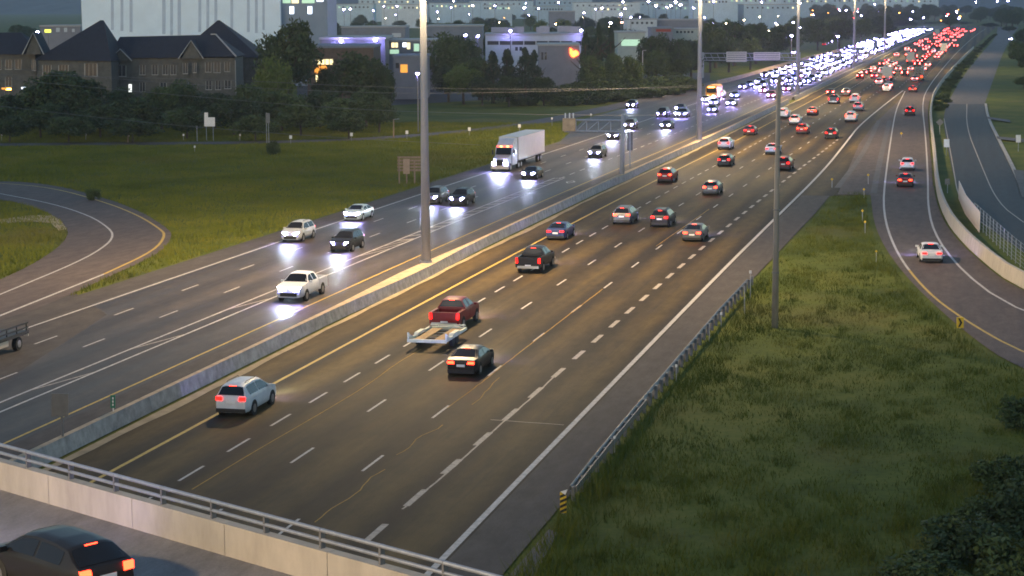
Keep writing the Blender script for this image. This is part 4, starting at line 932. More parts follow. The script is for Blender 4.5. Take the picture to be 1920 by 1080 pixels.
# ------------------------------------------------------------------ foliage
def leafmat(name, a, b_, d):
    m = bpy.data.materials.new(name); m.use_nodes = True; n, l = nm(m); bs = n['Principled BSDF']
    g = n.new('ShaderNodeNewGeometry'); oi = n.new('ShaderNodeObjectInfo'); z = n.new('ShaderNodeTexNoise'); z.inputs['Scale'].default_value = .6; z.inputs['Detail'].default_value = 4
    l.new(g.outputs['Position'], z.inputs['Vector'])
    ad = n.new('ShaderNodeMath'); ad.operation = 'MULTIPLY_ADD'; l.new(oi.outputs['Random'], ad.inputs[0]); ad.inputs[1].default_value = .35; l.new(z.outputs['Fac'], ad.inputs[2])
    r = n.new('ShaderNodeValToRGB'); r.color_ramp.elements[0].position = .4; r.color_ramp.elements[1].position = 1.0
    r.color_ramp.elements[0].color = (*a, 1); r.color_ramp.elements[1].color = (*d, 1); e = r.color_ramp.elements.new(.68); e.color = (*b_, 1)
    l.new(ad.outputs[0], r.inputs[0]); l.new(r.outputs[0], bs.inputs['Base Color']); bs.inputs['Roughness'].default_value = .7; bs.inputs['Specular IOR Level'].default_value = .2
    MATS[name] = m; return m
M_LEAF = leafmat('leaves_dark', (.030, .050, .024), (.052, .080, .030), (.080, .112, .036))
M_LEAF2 = leafmat('leaves_mid', (.05, .08, .02), (.085, .125, .026), (.12, .15, .04))
M_CONIF = leafmat('needles', (.024, .042, .028), (.036, .060, .034), (.05, .08, .04))
M_BARK = mat('bark', (.07, .055, .04), .9, .3, 4, stretch=(1, 1, .3))
def fast_mesh(name, V, F, m):
    V = np.asarray(V, np.float32); F = np.asarray(F, np.int32); k = F.shape[1]
    me = bpy.data.meshes.new(name); me.vertices.add(len(V)); me.vertices.foreach_set('co', V.ravel())
    me.loops.add(F.size); me.loops.foreach_set('vertex_index', F.ravel())
    me.polygons.add(len(F)); me.polygons.foreach_set('loop_start', np.arange(0, F.size, k, dtype=np.int32)); me.polygons.foreach_set('loop_total', np.full(len(F), k, np.int32))
    me.materials.append(m); me.update(calc_edges=True); me.validate(); return me
def leaf_quads(C, size):
    n = len(C); a = RNG.normal(size=(n, 3)); a /= np.linalg.norm(a, axis=1)[:, None]
    b_ = np.cross(a, RNG.normal(size=(n, 3))); b_ /= np.linalg.norm(b_, axis=1)[:, None]
    s = size*RNG.uniform(.6, 1.3, (n, 1)); q = np.stack([C-a*s*1.2, C+b_*s*.55, C+a*s*1.2, C-b_*s*.55], 1)
    return q.reshape(-1, 3), np.arange(4*n).reshape(-1, 4)
def crown_mesh(name, kind, lobes, per, leaf, m, seed):
    r = np.random.default_rng(seed); pts_ = []
    for k in range(lobes):
        if kind == 'round':
            d = r.normal(size=3); d /= np.linalg.norm(d); ctr = d*r.uniform(.35, .72)*np.array([1, 1, 1]); rad = r.uniform(.24, .42)
            if ctr[2] < -.35: ctr[2] *= .5
        elif kind == 'conifer':
            z = r.uniform(-1, .95); ww = .78*(1-(z+1)/2)**.8+.06; an = r.uniform(0, 6.28); ctr = np.array([math.cos(an)*ww*.6, math.sin(an)*ww*.6, z]); rad = ww*.45+.05
        else:
            an = r.uniform(0, 6.28); rr = math.sqrt(r.uniform(0, 1))*.75; ctr = np.array([math.cos(an)*rr, math.sin(an)*rr, r.uniform(-.7, .5)*(1-rr*.6)]); rad = r.uniform(.22, .38)
        u_ = r.normal(size=(per, 3)); u_ /= np.linalg.norm(u_, axis=1)[:, None]; pts_.append(ctr+u_*rad*r.uniform(.55, 1.08, (per, 1))*np.array([1, 1, .85]))
    V, F = leaf_quads(np.concatenate(pts_), leaf); return fast_mesh(name, V, F, m)
CR = {'round': [crown_mesh('crown', 'round', 34, 170, .052, M_LEAF, s_) for s_ in (1, 2, 3, 4)],
      'mid': [crown_mesh('crown', 'round', 32, 170, .05, M_LEAF2, s_) for s_ in (11, 12, 13)],
      'conifer': [crown_mesh('crown', 'conifer', 40, 100, .05, M_CONIF, s_) for s_ in (21, 22)],
      'bush': [crown_mesh('crown', 'bush', 26, 150, .06, M_LEAF, s_) for s_ in (31, 32, 33)]}
q = MB(); q.tube([(0, 0, 0), (.01, 0, .5), (0, .01, 1.0)], .035, 8, r2=.012)
for k in range(6):
    an = k*1.05; z0 = .42+.07*k; q.tube([(0, 0, z0), (.14*math.cos(an), .14*math.sin(an), z0+.12), (.26*math.cos(an), .26*math.sin(an), z0+.26)], .014, 5, r2=.004)
TRUNK = q.mesh('trunk', M_BARK)
trnd = random.Random(3)
def tree(px, D, wpx, top_py, kind, label, group, base_frac=.12, name=None, z0=0.0):
    b_ = W(px, 300, D); ztop = W(px, top_py, D)[2]; wd = wpx*D/FPX; hh = max(1.2, ztop-z0)
    t = thing(name or ('shrub' if kind == 'bush' else 'conifer' if kind == 'conifer' else 'tree'), label, 'shrub' if kind == 'bush' else 'tree', (b_[0], b_[1], z0), trnd.uniform(0, 6.28), group)
    if kind != 'bush': tr_ = link('trunk', TRUNK, t); tr_.scale = (hh, hh, hh*.8)
    o = link('crown', trnd.choice(CR[kind]), t); ch = hh*(1-base_frac)/2 if kind != 'bush' else hh*.62
    o.location = (0, 0, hh-ch*.97); o.scale = (wd/2, wd/2, ch); return t
TG = 'dark trees massed below the stone apartment building'; TL = 'dark leafy tree in the dense row below the stone apartment building'
for px, D, wp, tp in ((-20, 330, 130, 178), (28, 345, 110, 168), (78, 322, 110, 190), (190, 322, 120, 188), (232, 345, 95, 158), (262, 325, 120, 172), (305, 340, 100, 150), (352, 345, 105, 142),
                      (352, 318, 120, 196), (405, 345, 100, 165), (440, 326, 120, 178), (480, 345, 110, 152), (530, 335, 120, 165), (565, 322, 120, 190), (602, 345, 110, 158), (640, 332, 120, 175), (688, 345, 100, 158), (712, 330, 80, 180), (20, 312, 90, 215), (130, 310, 110, 212), (250, 310, 120, 215), (480, 312, 110, 212), (655, 315, 90, 205)):
    tree(px, D, wp, tp, 'round', TL, TG, .02)
tree(112, 338, 150, 116, 'round', 'tall spreading tree in front of the left wing of the stone building', None, .05)
tree(160, 330, 130, 140, 'round', 'broad dark tree right of the tall one below the stone building', None, .05)
tree(546, 372, 132, 26, 'round', 'tallest dark tree rising against the white tower', None, .1)
tree(515, 360, 84, 92, 'mid', 'bright green tree lit beside the tallest dark tree', None, .05)  # lit look is put into the lighter leaf colour
tree(672, 384, 150, 88, 'round', 'wide dark tree in front of the lit low building', None, .05)
tree(615, 378, 60, 122, 'round', 'small round tree beside the orange lit windows', None, .05)
tree(724, 380, 50, 118, 'round', 'slim dark tree left of the grey building', None, .05)
G2 = 'trees between the field and the commercial buildings'; L2 = 'dark tree between the field and the low commercial buildings'
for px, D, wp, tp, kd in ((838, 470, 110, 52, 'round'), (870, 420, 90, 112, 'mid'), (842, 430, 70, 120, 'round'), (900, 440, 70, 95, 'round'), (925, 425, 62, 98, 'conifer'), (952, 430, 66, 94, 'conifer'), (985, 430, 78, 92, 'conifer'), (1003, 440, 60, 96, 'conifer'), (905, 415, 60, 140, 'round'), (955, 410, 70, 138, 'round'), (1020, 415, 60, 140, 'round'),
                          (1098, 470, 46, 62, 'conifer'), (1122, 480, 36, 45, 'conifer'), (1145, 480, 34, 48, 'conifer'), (1108, 455, 60, 92, 'round'), (1150, 465, 60, 96, 'round'), (1185, 470, 50, 100, 'round'),
                          (1215, 520, 60, 62, 'round'), (1245, 520, 70, 55, 'round'), (1275, 520, 60, 60, 'round'), (1230, 500, 70, 85, 'round'), (1270, 505, 70, 84, 'round'), (1295, 530, 50, 70, 'round'),
                          (1340, 640, 80, 34, 'round'), (1375, 660, 90, 28, 'round'), (1415, 680, 80, 38, 'round'), (1450, 700, 70, 42, 'round'), (1330, 600, 60, 62, 'round'), (1365, 600, 70, 66, 'round'), (1405, 620, 60, 68, 'round'), (1480, 760, 60, 40, 'round'), (1530, 850, 70, 35, 'round'), (1570, 900, 70, 32, 'round'), (1610, 950, 60, 30, 'round'), (1650, 1050, 60, 26, 'round')):
    tree(px, D, wp, tp, kd, L2 if kd != 'conifer' else 'dark pointed evergreen between the field and the low commercial buildings', G2, .03)
for px, D, wp, tp in ((985, 415, 66, 172), (1010, 440, 60, 150), (1045, 440, 90, 150), (1090, 445, 100, 138), (1135, 450, 100, 134), (1180, 460, 100, 132), (1225, 470, 100, 130), (1265, 480, 80, 130), (1060, 415, 80, 172), (1110, 420, 80, 168), (1160, 430, 80, 165), (1210, 445, 80, 155), (1255, 460, 70, 150), (1290, 480, 60, 140)):
    tree(px, D, wp, tp, 'bush', 'low dark bush in the hedge mass left of the oncoming lanes', 'bushes left of the oncoming lanes')
tree(512, 283, 30, 253, 'bush', 'small round dark shrub standing alone in the field by the north ramp', None)
tree(172, 218, 34, 345, 'bush', 'small dark weed patch on the loop ramp verge', None)
# far treed town
fr = random.Random(11)
for k in range(150):
    D = 560*math.exp(fr.uniform(0, 1.75)); px = fr.uniform(600, 1560) if D < 1500 else fr.uniform(560, 1780)
    if D < 900 and 890 < px < 1240 and D < 640: continue
    by = 4+79400/D+(960-px)*.006; hpx = fr.uniform(7, 13)*FPX/D
    lim = (1480-(D-560)*-.35) if D < 1100 else 1900
    if px > 1330+max(0, (D-640))*.55: continue
    tree(px, D, fr.uniform(9, 17)*FPX/D, by-hpx, fr.choice(['round', 'round', 'mid']), 'far tree among the roofs and lamps of the town', 'far trees of the town', .02)
for k in range(14):
    D = fr.uniform(600, 1200); px = fr.uniform(-30, 180); by = 4+79400/D+6
    tree(px, D, fr.uniform(10, 17)*FPX/D, by-fr.uniform(8, 15)*FPX/D, 'round', 'far tree behind the left wing of the stone building', 'far trees behind the stone building', .02)
# hedge between ramp wall and service road, and right edge
for k in range(46):
    Yk = 395*math.exp(k/45*1.15); xk = wallX(Yk)+1.2+fr.uniform(0, 1.0)+.8*(k % 2); pxk = 960+FPX*(np.array([xk, Yk, -H])@rt)/(np.array([xk, Yk, -H])@fw); Dk = float(np.array([xk, Yk, 0])@fwh)
    tree(pxk, Dk, fr.uniform(2.2, 3.6)*FPX/Dk, 540-FPX*(np.array([xk, Yk, fr.uniform(.4, 1.0)-H])@up)/(np.array([xk, Yk, -H])@fw), 'bush', 'low dark bush in the strip between ramp wall and service road', 'bushes between ramp wall and service road')
for px, D, wp, tp, kd in ((1905, 640, 50, 78, 'round'), (1925, 560, 50, 88, 'round'), (1898, 760, 36, 72, 'round'), (1912, 900, 40, 50, 'round'), (1885, 1300, 30, 48, 'round'), (1850, 1500, 40, 42, 'round'), (1915, 480, 40, 140, 'round'), (1800, 1700, 50, 40, 'round'), (1740, 1750, 50, 40, 'round'), (1690, 1500, 60, 36, 'round')):
    tree(px, D, wp, tp, kd, 'tree by the service road at the upper right edge', 'trees by the service road', .05)
for k in range(70):
    D = fr.uniform(1350, 2700); px = fr.uniform(1500, 1930); by = 4+79400/D-5
    xr = 960+FPX*(np.array([c(min(D, 1800))-30, D, -H])@rt)/(np.array([-30, D, -H])@fw)
    if D < 1750 and abs(px-xr) < 75*1400/D: continue
    tree(px, D, fr.uniform(14, 24)*FPX/D, by-fr.uniform(9, 18)*FPX/D, 'round', 'far dark tree on the skyline beyond the traffic queue', 'far trees beyond the queue', .02)
# shrubs close by at the lower right
for k, (px, py, wp, tp) in enumerate(((1935, 800, 110, 715), (1905, 925, 150, 825), (1950, 1000, 200, 850), (1840, 1050, 200, 945), (1930, 1110, 230, 960), (1750, 1110, 200, 1020), (1860, 985, 110, 915))):
    b_ = G(px, py); D = float(b_@fwh)
    tree(px, D, wp, tp, 'bush', 'leafy dark shrub in the lower right corner of the grass', 'shrubs in the lower right grass')

# ------------------------------------------------------------------ grass, too many blades to count
def pip(poly, X, Y):
    poly = np.asarray(poly); ins = np.zeros(len(X), bool); j = len(poly)-1
    for i in range(len(poly)):
        xi, yi = poly[i]; xj, yj = poly[j]; cnd = ((yi > Y) != (yj > Y)) & (X < (xj-xi)*(Y-yi)/(yj-yi+1e-12)+xi); ins ^= cnd; j = i
    return ins
def blades(name, X, Y, hgt, wid_, label, m=None):
    n = len(X); a = RNG.uniform(0, 6.28, n); dx, dy = np.cos(a)*wid_/2, np.sin(a)*wid_/2; lx, ly = RNG.normal(0, .4, n)*hgt, RNG.normal(0, .4, n)*hgt; z = np.full(n, -.05)
    V = np.stack([np.stack([X-dx, Y-dy, z], 1), np.stack([X+dx, Y+dy, z], 1), np.stack([X+lx, Y+ly, hgt], 1)], 1).reshape(-1, 3)
    me = fast_mesh(name, V, np.arange(3*n).reshape(-1, 3), m or M_BLADE); link(name, me, None, label=label, cat='grass', kind='stuff')
n = 313000; Yg = 60+165*RNG.uniform(0, 1, n)**1.25; Xg = RNG.uniform(-17, 24, n)
rlx = np.interp(Yg, rl[:, 1], rl[:, 0]); rgx = np.interp(Yg, [45, 150, 200, 222], [-17.0, -16.8, -16.0, -15.9])
clump = np.sin(Xg*1.7+np.sin(Yg*.9)*1.3)*np.sin(Yg*.8+np.sin(Xg*.6))+np.sin(Xg*.45+1)*np.sin(Yg*.3)
k = (Xg > rgx+.35) & (Xg < rlx-.5) & (Xg < Yg*.03+2.5) & (RNG.uniform(-1.6, 1.2, n) < clump)
Xg, Yg, cl_, rg_, rl_ = Xg[k], Yg[k], clump[k], rgx[k], rlx[k]
edge = np.exp(-((Xg-rg_-1.2)/1.2)**2)*(Yg < 152)+.7*np.exp(-((rl_-Xg-1.0)/.9)**2)
hgt = RNG.uniform(.06, .2, len(Xg))*(1+.35*np.clip(cl_, -1, 1.5))+edge*RNG.uniform(.1, .6, len(Xg))
hgt *= np.where(Yg < 88, 1.8, 1.0)
cxw, cyw = RNG.uniform(-16, 5, 420), 62+150*RNG.uniform(0, 1, 420)**1.5; kk = (cxw < np.interp(cyw, rl[:, 1], rl[:, 0])-1.5) & (cxw > np.interp(cyw, [45, 150, 200, 222], [-16.2, -16, -15.2, -15])) & (cxw < cyw*.03+2); cxw, cyw = cxw[kk], cyw[kk]
wi = RNG.integers(0, len(cxw), 13000); Xw, Yw = cxw[wi]+RNG.normal(0, .3, 13000), cyw[wi]+RNG.normal(0, .45, 13000); hw2 = RNG.uniform(.15, .5, 13000)
Xg, Yg, hgt = np.concatenate([Xg, Xw]), np.concatenate([Yg, Yw]), np.concatenate([hgt, hw2])
blades('grass', Xg, Yg, hgt, RNG.uniform(.02, .05, len(Xg)), 'rough green grass between the right shoulder and the on-ramp')
n = 420000; Yg = RNG.uniform(120, 345, n); Xg = RNG.uniform(-160, -60, n)
loop = np.concatenate([oW, iW[::-1]]); nsx = np.interp(Xg, nsp[:60, 0], nsp[:60, 1])
k = (Xg < np.interp(Yg, [45, 300, 360], [-65.2, -62.7, -70.5])-.3) & ~pip(loop, Xg, Yg) & (np.abs(Yg-nsx) > 4.2) & (Xg > -60-.55*Yg) & ~((Xg > -76) & (Yg < 134))
Xg, Yg = Xg[k], Yg[k]; clump = np.sin(Xg*.5+np.sin(Yg*.4)*1.3)*np.sin(Yg*.35+np.sin(Xg*.3))
hgt = RNG.uniform(.1, .38, len(Xg))*(1+.5*clump); blades('field_grass', Xg, Yg, hgt, RNG.uniform(.05, .10, len(Xg)), 'green and yellow field grass left of the oncoming lanes', M_BLADEL)

# ------------------------------------------------------------------ buildings
M_STONE = mat('stone_wall', (.098, .096, .086), .9, .3, 1.2, bump=.4, bscale=4)
M_ROOF = mat('dark_shingle', (.026, .028, .038), .85, .2, 1.5, bump=.3, bscale=3)
M_TRIM = mat('pale_trim', (.36, .35, .34), .7, .1, 2)
M_WARM = emit('window_lit_warm', (1.0, .82, .42), .45); M_ORANGE = emit('window_lit_orange', (1.0, .38, .05), .3); M_COOL = emit('window_lit_cool', (.75, .85, 1.0), .9); M_GREENW = emit('window_lit_green', (.55, .85, .6), .2)
M_WGLASS = mat('house_glass', (.03, .035, .045), .2, .2, 1)
def wall_box(parent, o, px0, px1, ptop, D, depth, m, name='wall', zb=-.05):
    a, e = W(px0, ptop, D), W(px1, ptop, D); zt = (a[2]+e[2])/2; q = MB(); bk = fwh*depth
    B4 = [np.array([a[0], a[1], zb]), np.array([e[0], e[1], zb])]; B4 = [B4[0], B4[1], B4[1]+bk, B4[0]+bk]; q.hexa([x-o for x in B4], [np.array([x[0], x[1], zt])-o for x in B4]); q.build(name, m, parent); return zt
def window(parent, o, px0, py0, px1, py1, D, m=None, mull=1):
    wd = slab(px0, py0, px1, py1, D-.06, .05, m or M_WGLASS, 'window', parent, o)
    fwp = max(.6, (px1-px0)*.07)
    for x in (px0, px1): slab(x-fwp/2, py0, x+fwp/2, py1, D-.12, .055, M_TRIM, 'frame', wd, o)
    slab(px0-fwp, py1-.4, px1+fwp, py1+.9, D-.16, .09, M_TRIM, 'sill', wd, o)
    for k in range(mull):
        x = px0+(px1-px0)*(k+1)/(mull+1); slab(x-.35, py0, x+.35, py1, D-.1, .03, M_TRIM, 'mullion', wd, o)
def roof_hip(parent, o, eL, eR, rL, rR, D, half, over=.6):
    """hip roof: front eave pixels at D-over, ridge pixels at D+half, back eave mirrored"""
    a, b_ = W(*eL, D-over), W(*eR, D-over); r0, r1 = W(*rL, D+half), W(*rR, D+half); bk = fwh*(2*half+2*over)
    d_, e = b_+bk, a+bk; q = MB(); q.add([x-o for x in (a, b_, d_, e, r0, r1)], [(0, 1, 5, 4), (1, 2, 5), (2, 3, 4, 5), (3, 0, 4), (3, 2, 1, 0)]); return q.build('roof', M_ROOF, parent)
def gable(parent, o, xl, xr, eave, peak, D, depth):
    xm = (xl+xr)/2; a, b_, p_ = W(xl, eave, D), W(xr, eave, D), W(xm, peak, D); q = MB(); q.prism([a-o, b_-o, p_-o], fwh*.3); q.build('gable_wall', M_STONE, parent)
    bk = fwh*depth; u_ = np.array([0, 0, .12]); f2 = -fwh*.4
    q = MB(); ov = .5; dl = rt0*ov; q.add([x-o+u_ for x in (a-dl+f2, p_+f2, p_+bk, a-dl+bk, b_+dl+f2, b_+dl+bk)], [(0, 1, 2, 3), (1, 4, 5, 2)]); q.build('gable_roof', M_ROOF, parent)
    q = MB(); q.tube([a-dl+f2-o, p_+f2-o+u_, b_+dl+f2-o], .12, 5); q.build('verge_board', M_TRIM, parent)
bw = W(250, 200, 380); st = thing('stone_apartments', 'long stone apartment building with dark hip roofs behind the tree row', 'building', (bw[0], bw[1], 0)); o = np.array([bw[0], bw[1], 0])
wall_box(st, o, 205, 440, 109, 382, 12, M_STONE); roof_hip(st, o, (200, 110), (443, 106), (225, 69), (405, 65), 382, 6)
wall_box(st, o, 68, 208, 113, 374, 16, M_STONE); roof_hip(st, o, (64, 112), (209, 115), (188, 38), (194, 38), 374, 8)
wall_box(st, o, -70, 66, 102, 377, 12, M_STONE); roof_hip(st, o, (-74, 102), (72, 102), (-60, 61), (40, 61), 377, 6)
wall_box(st, o, 330, 484, 108, 397, 16, M_STONE); roof_hip(st, o, (326, 107), (488, 108), (408, 38), (412, 38), 397, 8)
gable(st, o, 340, 377, 110, 77, 381.2, 6); gable(st, o, 209, 243, 114, 93, 381.2, 5); gable(st, o, 48, 78, 102, 62, 373.5, 6)
q = MB(); q.tube([W(443, 106, 381.2)-o, W(405, 64.5, 388)-o, W(395, 64.5, 388)-o], .16, 5); q.build('hip_cap', M_TRIM, st)
for x0, y0_, x1, y1_ in ((385, 117, 396, 135), (401, 117, 413, 136), (421, 116, 431, 134), (386, 152, 397, 168), (404, 152, 414, 168), (421, 151, 433, 166), (262, 122, 272, 140), (285, 122, 296, 140), (305, 122, 315, 140), (320, 122, 330, 140), (262, 155, 272, 172), (300, 155, 312, 172)): window(st, o, x0, y0_, x1, y1_, 382)
for x0, y0_, x1, y1_ in ((343, 118, 352, 138), (362, 118, 368, 136), (221, 123, 236, 143), (345, 154, 353, 170)): window(st, o, x0, y0_, x1, y1_, 381.2)
window(st, o, 241, 158, 247, 173, 381.9, M_COOL if 0 else emit('window_lit_white', (.9, .95, .9), .5))
for x0, y0_, x1, y1_ in ((159, 119, 182, 143), (110, 122, 128, 143), (80, 122, 96, 143), (160, 158, 182, 180)): window(st, o, x0, y0_, x1, y1_, 374, mull=2)
for x0, y0_, x1, y1_ in ((10, 112, 22, 130), (28, 112, 40, 130), (-10, 112, 2, 130), (10, 145, 22, 162)): window(st, o, x0, y0_, x1, y1_, 377)
window(st, o, 60, 112, 67, 132, 373.5)
for x in (207, 441): q = MB(); a = W(x, 113, 381.5); q.tube([np.array([a[0], a[1], 0])-o, a-o], .07, 6); q.build('downpipe', M_TRIM, st)
for px, py, col in ((8, 166, M_ORANGE), (16, 167, M_AMBER), (45, 165, M_COOL)):
    b_ = W(px, py, 355); t = thing('entrance_lamp', {8: 'orange lamp at the entrance left of the trees', 16: 'second orange lamp at the entrance by the left edge', 45: 'white lamp right of the orange entrance lamps'}[px], 'lamp', (b_[0], b_[1], 0))
    q = MB(); q.tube([(0, 0, 0), (0, 0, b_[2])], .05, 5); q.build('post', M_DSTEEL, t); q = MB(); q.box((0, 0, b_[2]), (.9, .3, .3)); q.build('lamp_head', col, t)

def flat_building(px0, px1, ptop, D, depth, m, label, name='building', windows=(), roofm=None, trim=True, units=0, group=None):
    b_ = W((px0+px1)/2, 60, D); t = thing(name, label, 'building', (b_[0], b_[1], 0), group=group); o = np.array([b_[0], b_[1], 0])
    zt = wall_box(t, o, px0, px1, ptop, D, depth, m)
    if trim:
        a, e = W(px0, ptop, D), W(px1, ptop, D); q = MB(); f_ = -fwh*.25-rt0*.25; bk = fwh*(depth+.5)
        B4 = [np.array([a[0], a[1], zt+.002])+f_, np.array([e[0], e[1], zt+.002])-fwh*.25+rt0*.25]; B4 = [B4[0], B4[1], B4[1]+bk, B4[0]+bk]
        q.hexa([x-o for x in B4], [x-o+np.array([0, 0, .5]) for x in B4]); q.build('roof_edge', roofm or M_TRIM, t)
    for w_ in windows: slab(w_[0], w_[1], w_[2], w_[3], D-.08, .07, w_[4] if len(w_) > 4 else M_WGLASS, 'window', t, o)
    rr = random.Random(int(px0)+7)
    for k in range(units):
        x = px0+(px1-px0)*rr.uniform(.08, .92); a = W(x, ptop, D)+fwh*depth*rr.uniform(.2, .7); q = MB(); s_ = rr.uniform(2, 4.5); q.box((a[0]-o[0], a[1]-o[1], zt+.5+rr.uniform(.6, 1.1)), (s_, s_*.7, 1.8), YAW); q.build('roof_unit', M_TRIM, t)
    return t, o
M_TOWW = mat('white_tower_wall', (.72, .84, .95), .6, .05, .3); M_TOWB = mat('tower_window_strip', (.42, .52, .66), .35, .1, .5); M_TOWG = mat('blue_grey_tower', (.20, .26, .34), .5, .08, .3)
M_BRN = mat('brown_brick', (.13, .085, .06), .85, .2, 1.5); M_GREYW = mat('grey_panel_wall', (.20, .20, .23), .7, .1, .5); M_WHITEW = mat('white_panel_wall', (.50, .53, .55), .7, .08, .4); M_BEI = mat('beige_wall', (.42, .44, .38), .7, .1, .4); M_ROOFG = mat('grey_flat_roof', (.20, .21, .24), .85, .15, .3)
strips = [(x, -40, x+wx, yb, M_TOWB) for x, wx, yb in ((208, 5, 56), (226, 5, 58), (243, 5, 60), (304, 6, 64), (319, 5, 66), (333, 6, 66), (372, 5, 60), (387, 5, 62), (402, 5, 62), (432, 5, 62), (463, 5, 60), (478, 5, 62), (492, 4, 56))]
flat_building(150, 524, -60, 520, 30, M_TOWW, 'tall white tower with vertical window strips behind the stone building', 'white_tower', strips, trim=False)
flat_building(524.6, 612, -70, 522, 28, M_TOWG, 'blue-grey tower with lit windows right of the white tower', 'grey_tower',
              [(543, 12, 551, 26, M_COOL), (577, 12, 585, 26, M_COOL), (530, -2, 545, 6, M_GREENW), (547, -2, 560, 6, M_WARM), (566, -2, 590, 6, M_GREENW), (594, -4, 606, 3, M_COOL)], trim=False)
flat_building(575, 700, 90, 440, 24, M_BRN, 'brown low building with glowing yellow and orange windows', 'lit_building',
              [(578+8*k, 111, 584.5+8*k, 121, M_WARM) for k in range(6)]+[(590, 123, 601, 138, M_ORANGE), (602, 123, 613, 138, M_ORANGE), (592, 141, 602, 163, M_WARM), (603, 141, 612, 163, M_WARM)], roofm=M_ROOFG)
flat_building(600, 722, 74, 475, 30, M_GREYW, 'grey flat roofed hall with two floodlights behind the brown building', 'hall')
flat_building(712, 815, 78, 490, 20, M_GREYW, 'grey office with a row of small lit windows left of the first mast', 'office', [(720, 81, 726, 93, M_COOL), (734, 80, 740, 89, M_WARM), (741, 80, 746, 89, M_WARM), (755, 80, 762, 88, M_COOL), (763, 80, 769, 92, M_WARM), (731, 93, 748, 101, M_GREENW), (776, 82, 786, 96, M_GREENW)])
flat_building(738, 800, 108, 445, 16, M_GREYW, 'plain grey building with one orange window beside the first mast', 'grey_building', [(751, 121, 764, 136, M_ORANGE), (742, 118, 748, 128)], roofm=M_ROOFG)
flat_building(910, 1098, 66, 590, 30, M_WHITEW, 'long white flat roofed building with a dark window band', 'white_building', [(914+23*k, 77, 935+23*k, 84) for k in range(7)]+[(1080, 77, 1096, 84)]+[(966+8*k, 88, 971+8*k, 95) for k in range(3)], units=9)
t, o = flat_building(1010, 1086, 86, 500, 18, M_GREYW, 'grey restaurant with a glowing red sign among the evergreens', 'restaurant', [(1015, 98, 1019, 112), (1021, 98, 1025, 112)])
M_NEON = emit('red_sign_glow', (1.0, .10, .02), 2.5); M_NEON2 = emit('orange_sign_glow', (1.0, .38, .03), 2.5)
tri([(1068, 90), (1072, 91), (1075, 96), (1080, 94), (1085, 98), (1085, 103), (1080, 105), (1076, 108), (1071, 106), (1068, 100)], 499.7, .25, M_NEON, 'sign_emblem', t, o)
tri([(1074, 97), (1080, 96), (1083, 100), (1078, 105), (1074, 104)], 499.4, .28, M_NEON2, 'sign_centre', t, o)
flat_building(1158, 1210, 62, 640, 20, M_BEI, 'pale green-lit building left of the dark tree clump', 'pale_building', [(1165, 74, 1200, 86, M_GREENW)])
flat_building(1176, 1232, 37, 900, 30, M_WHITEW, 'bright white low warehouse beyond the red roof', 'warehouse', [(1184+9*k, 41, 1188+9*k, 45) for k in range(5)])
flat_building(1232, 1318, 38, 905, 30, M_GREYW, 'grey warehouse joined to the bright white one', 'warehouse')
M_REDR = mat('red_roof', (.34, .05, .03), .7, .15, 1); flat_building(1222, 1262, 54, 720, 20, M_GREYW, 'small building with a red fascia behind the dark trees', 'small_building', [(1230, 54.5, 1258, 59.5, M_REDR)], roofm=M_ROOFG)
flat_building(1262, 1312, 56, 735, 18, M_BEI, 'pale shop building right of the red one', 'shop', [(1268+7*k, 58, 1272+7*k, 62) for k in range(5)])
flat_building(640, 760, 52, 760, 30, M_ROOFG, 'long dark roofed building behind the grey office', 'long_building', [(664, 58, 690, 66, M_GREYW), (735, 62, 752, 70, M_WHITEW)])
flat_building(800, 905, 50, 700, 30, M_ROOFG, 'dark low block behind the tree right of the first mast', 'dark_block')
flat_building(1030, 1078, 22, 1300, 30, M_ROOFG, 'far grey house roof among the trees', 'far_house')
flat_building(75, 150, 50, 640, 20, M_GREYW, 'pale parking structure seen above the left roof', 'parking_structure', [(105, 52, 112, 60, M_WHITEW), (120, 52, 126, 60, M_WHITEW), (135, 54, 140, 60, M_WHITEW)])
hw_ = random.Random(21); hazeM = [mat('far_wall_a', (.50, .60, .64), .8, .1, .2), mat('far_wall_b', (.38, .48, .54), .8, .1, .2), mat('far_wall_c', (.62, .66, .66), .8, .1, .2)]  # pale bluish wall colours with the distance haze painted in
for k, (x0, x1, tp, D) in enumerate(((615, 700, 8, 1900), (672, 790, -2, 2300), (715, 800, 9, 1700), (805, 900, 6, 2100), (880, 1000, 2, 2600), (905, 960, 10, 1800), (1005, 1110, 0, 2700), (1075, 1200, 5, 2000), (1110, 1180, 12, 1600), (1190, 1290, 3, 2200), (1300, 1370, -2, 1500), (1366, 1465, -4, 1700), (1395, 1500, 9, 1500), (1465, 1560, -3, 2400), (1550, 1650, -4, 2800), (1640, 1760, -3, 3000), (1000, 1060, 12, 1750), (1230, 1320, 10, 1700))):
    wins = [(x0+(x1-x0)*(.05+.09*j), tp+4, x0+(x1-x0)*(.05+.09*j)+3, tp+7, hw_.choice([M_WARM, M_WGLASS, M_WGLASS, M_WGLASS, M_WGLASS, M_GREENW])) for j in range(10)]
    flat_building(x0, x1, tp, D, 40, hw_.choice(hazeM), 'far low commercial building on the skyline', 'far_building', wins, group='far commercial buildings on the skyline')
# dark car-park and lawn sheets of the town
b = MB(); b.add([[*W(px, 300, D)[:2], -.02] for px, D in ((560, 400), (1330, 500), (1330, 600), (560, 600))], [(0, 1, 2, 3)]); b.build('car_park', M_DARK, kind='structure')

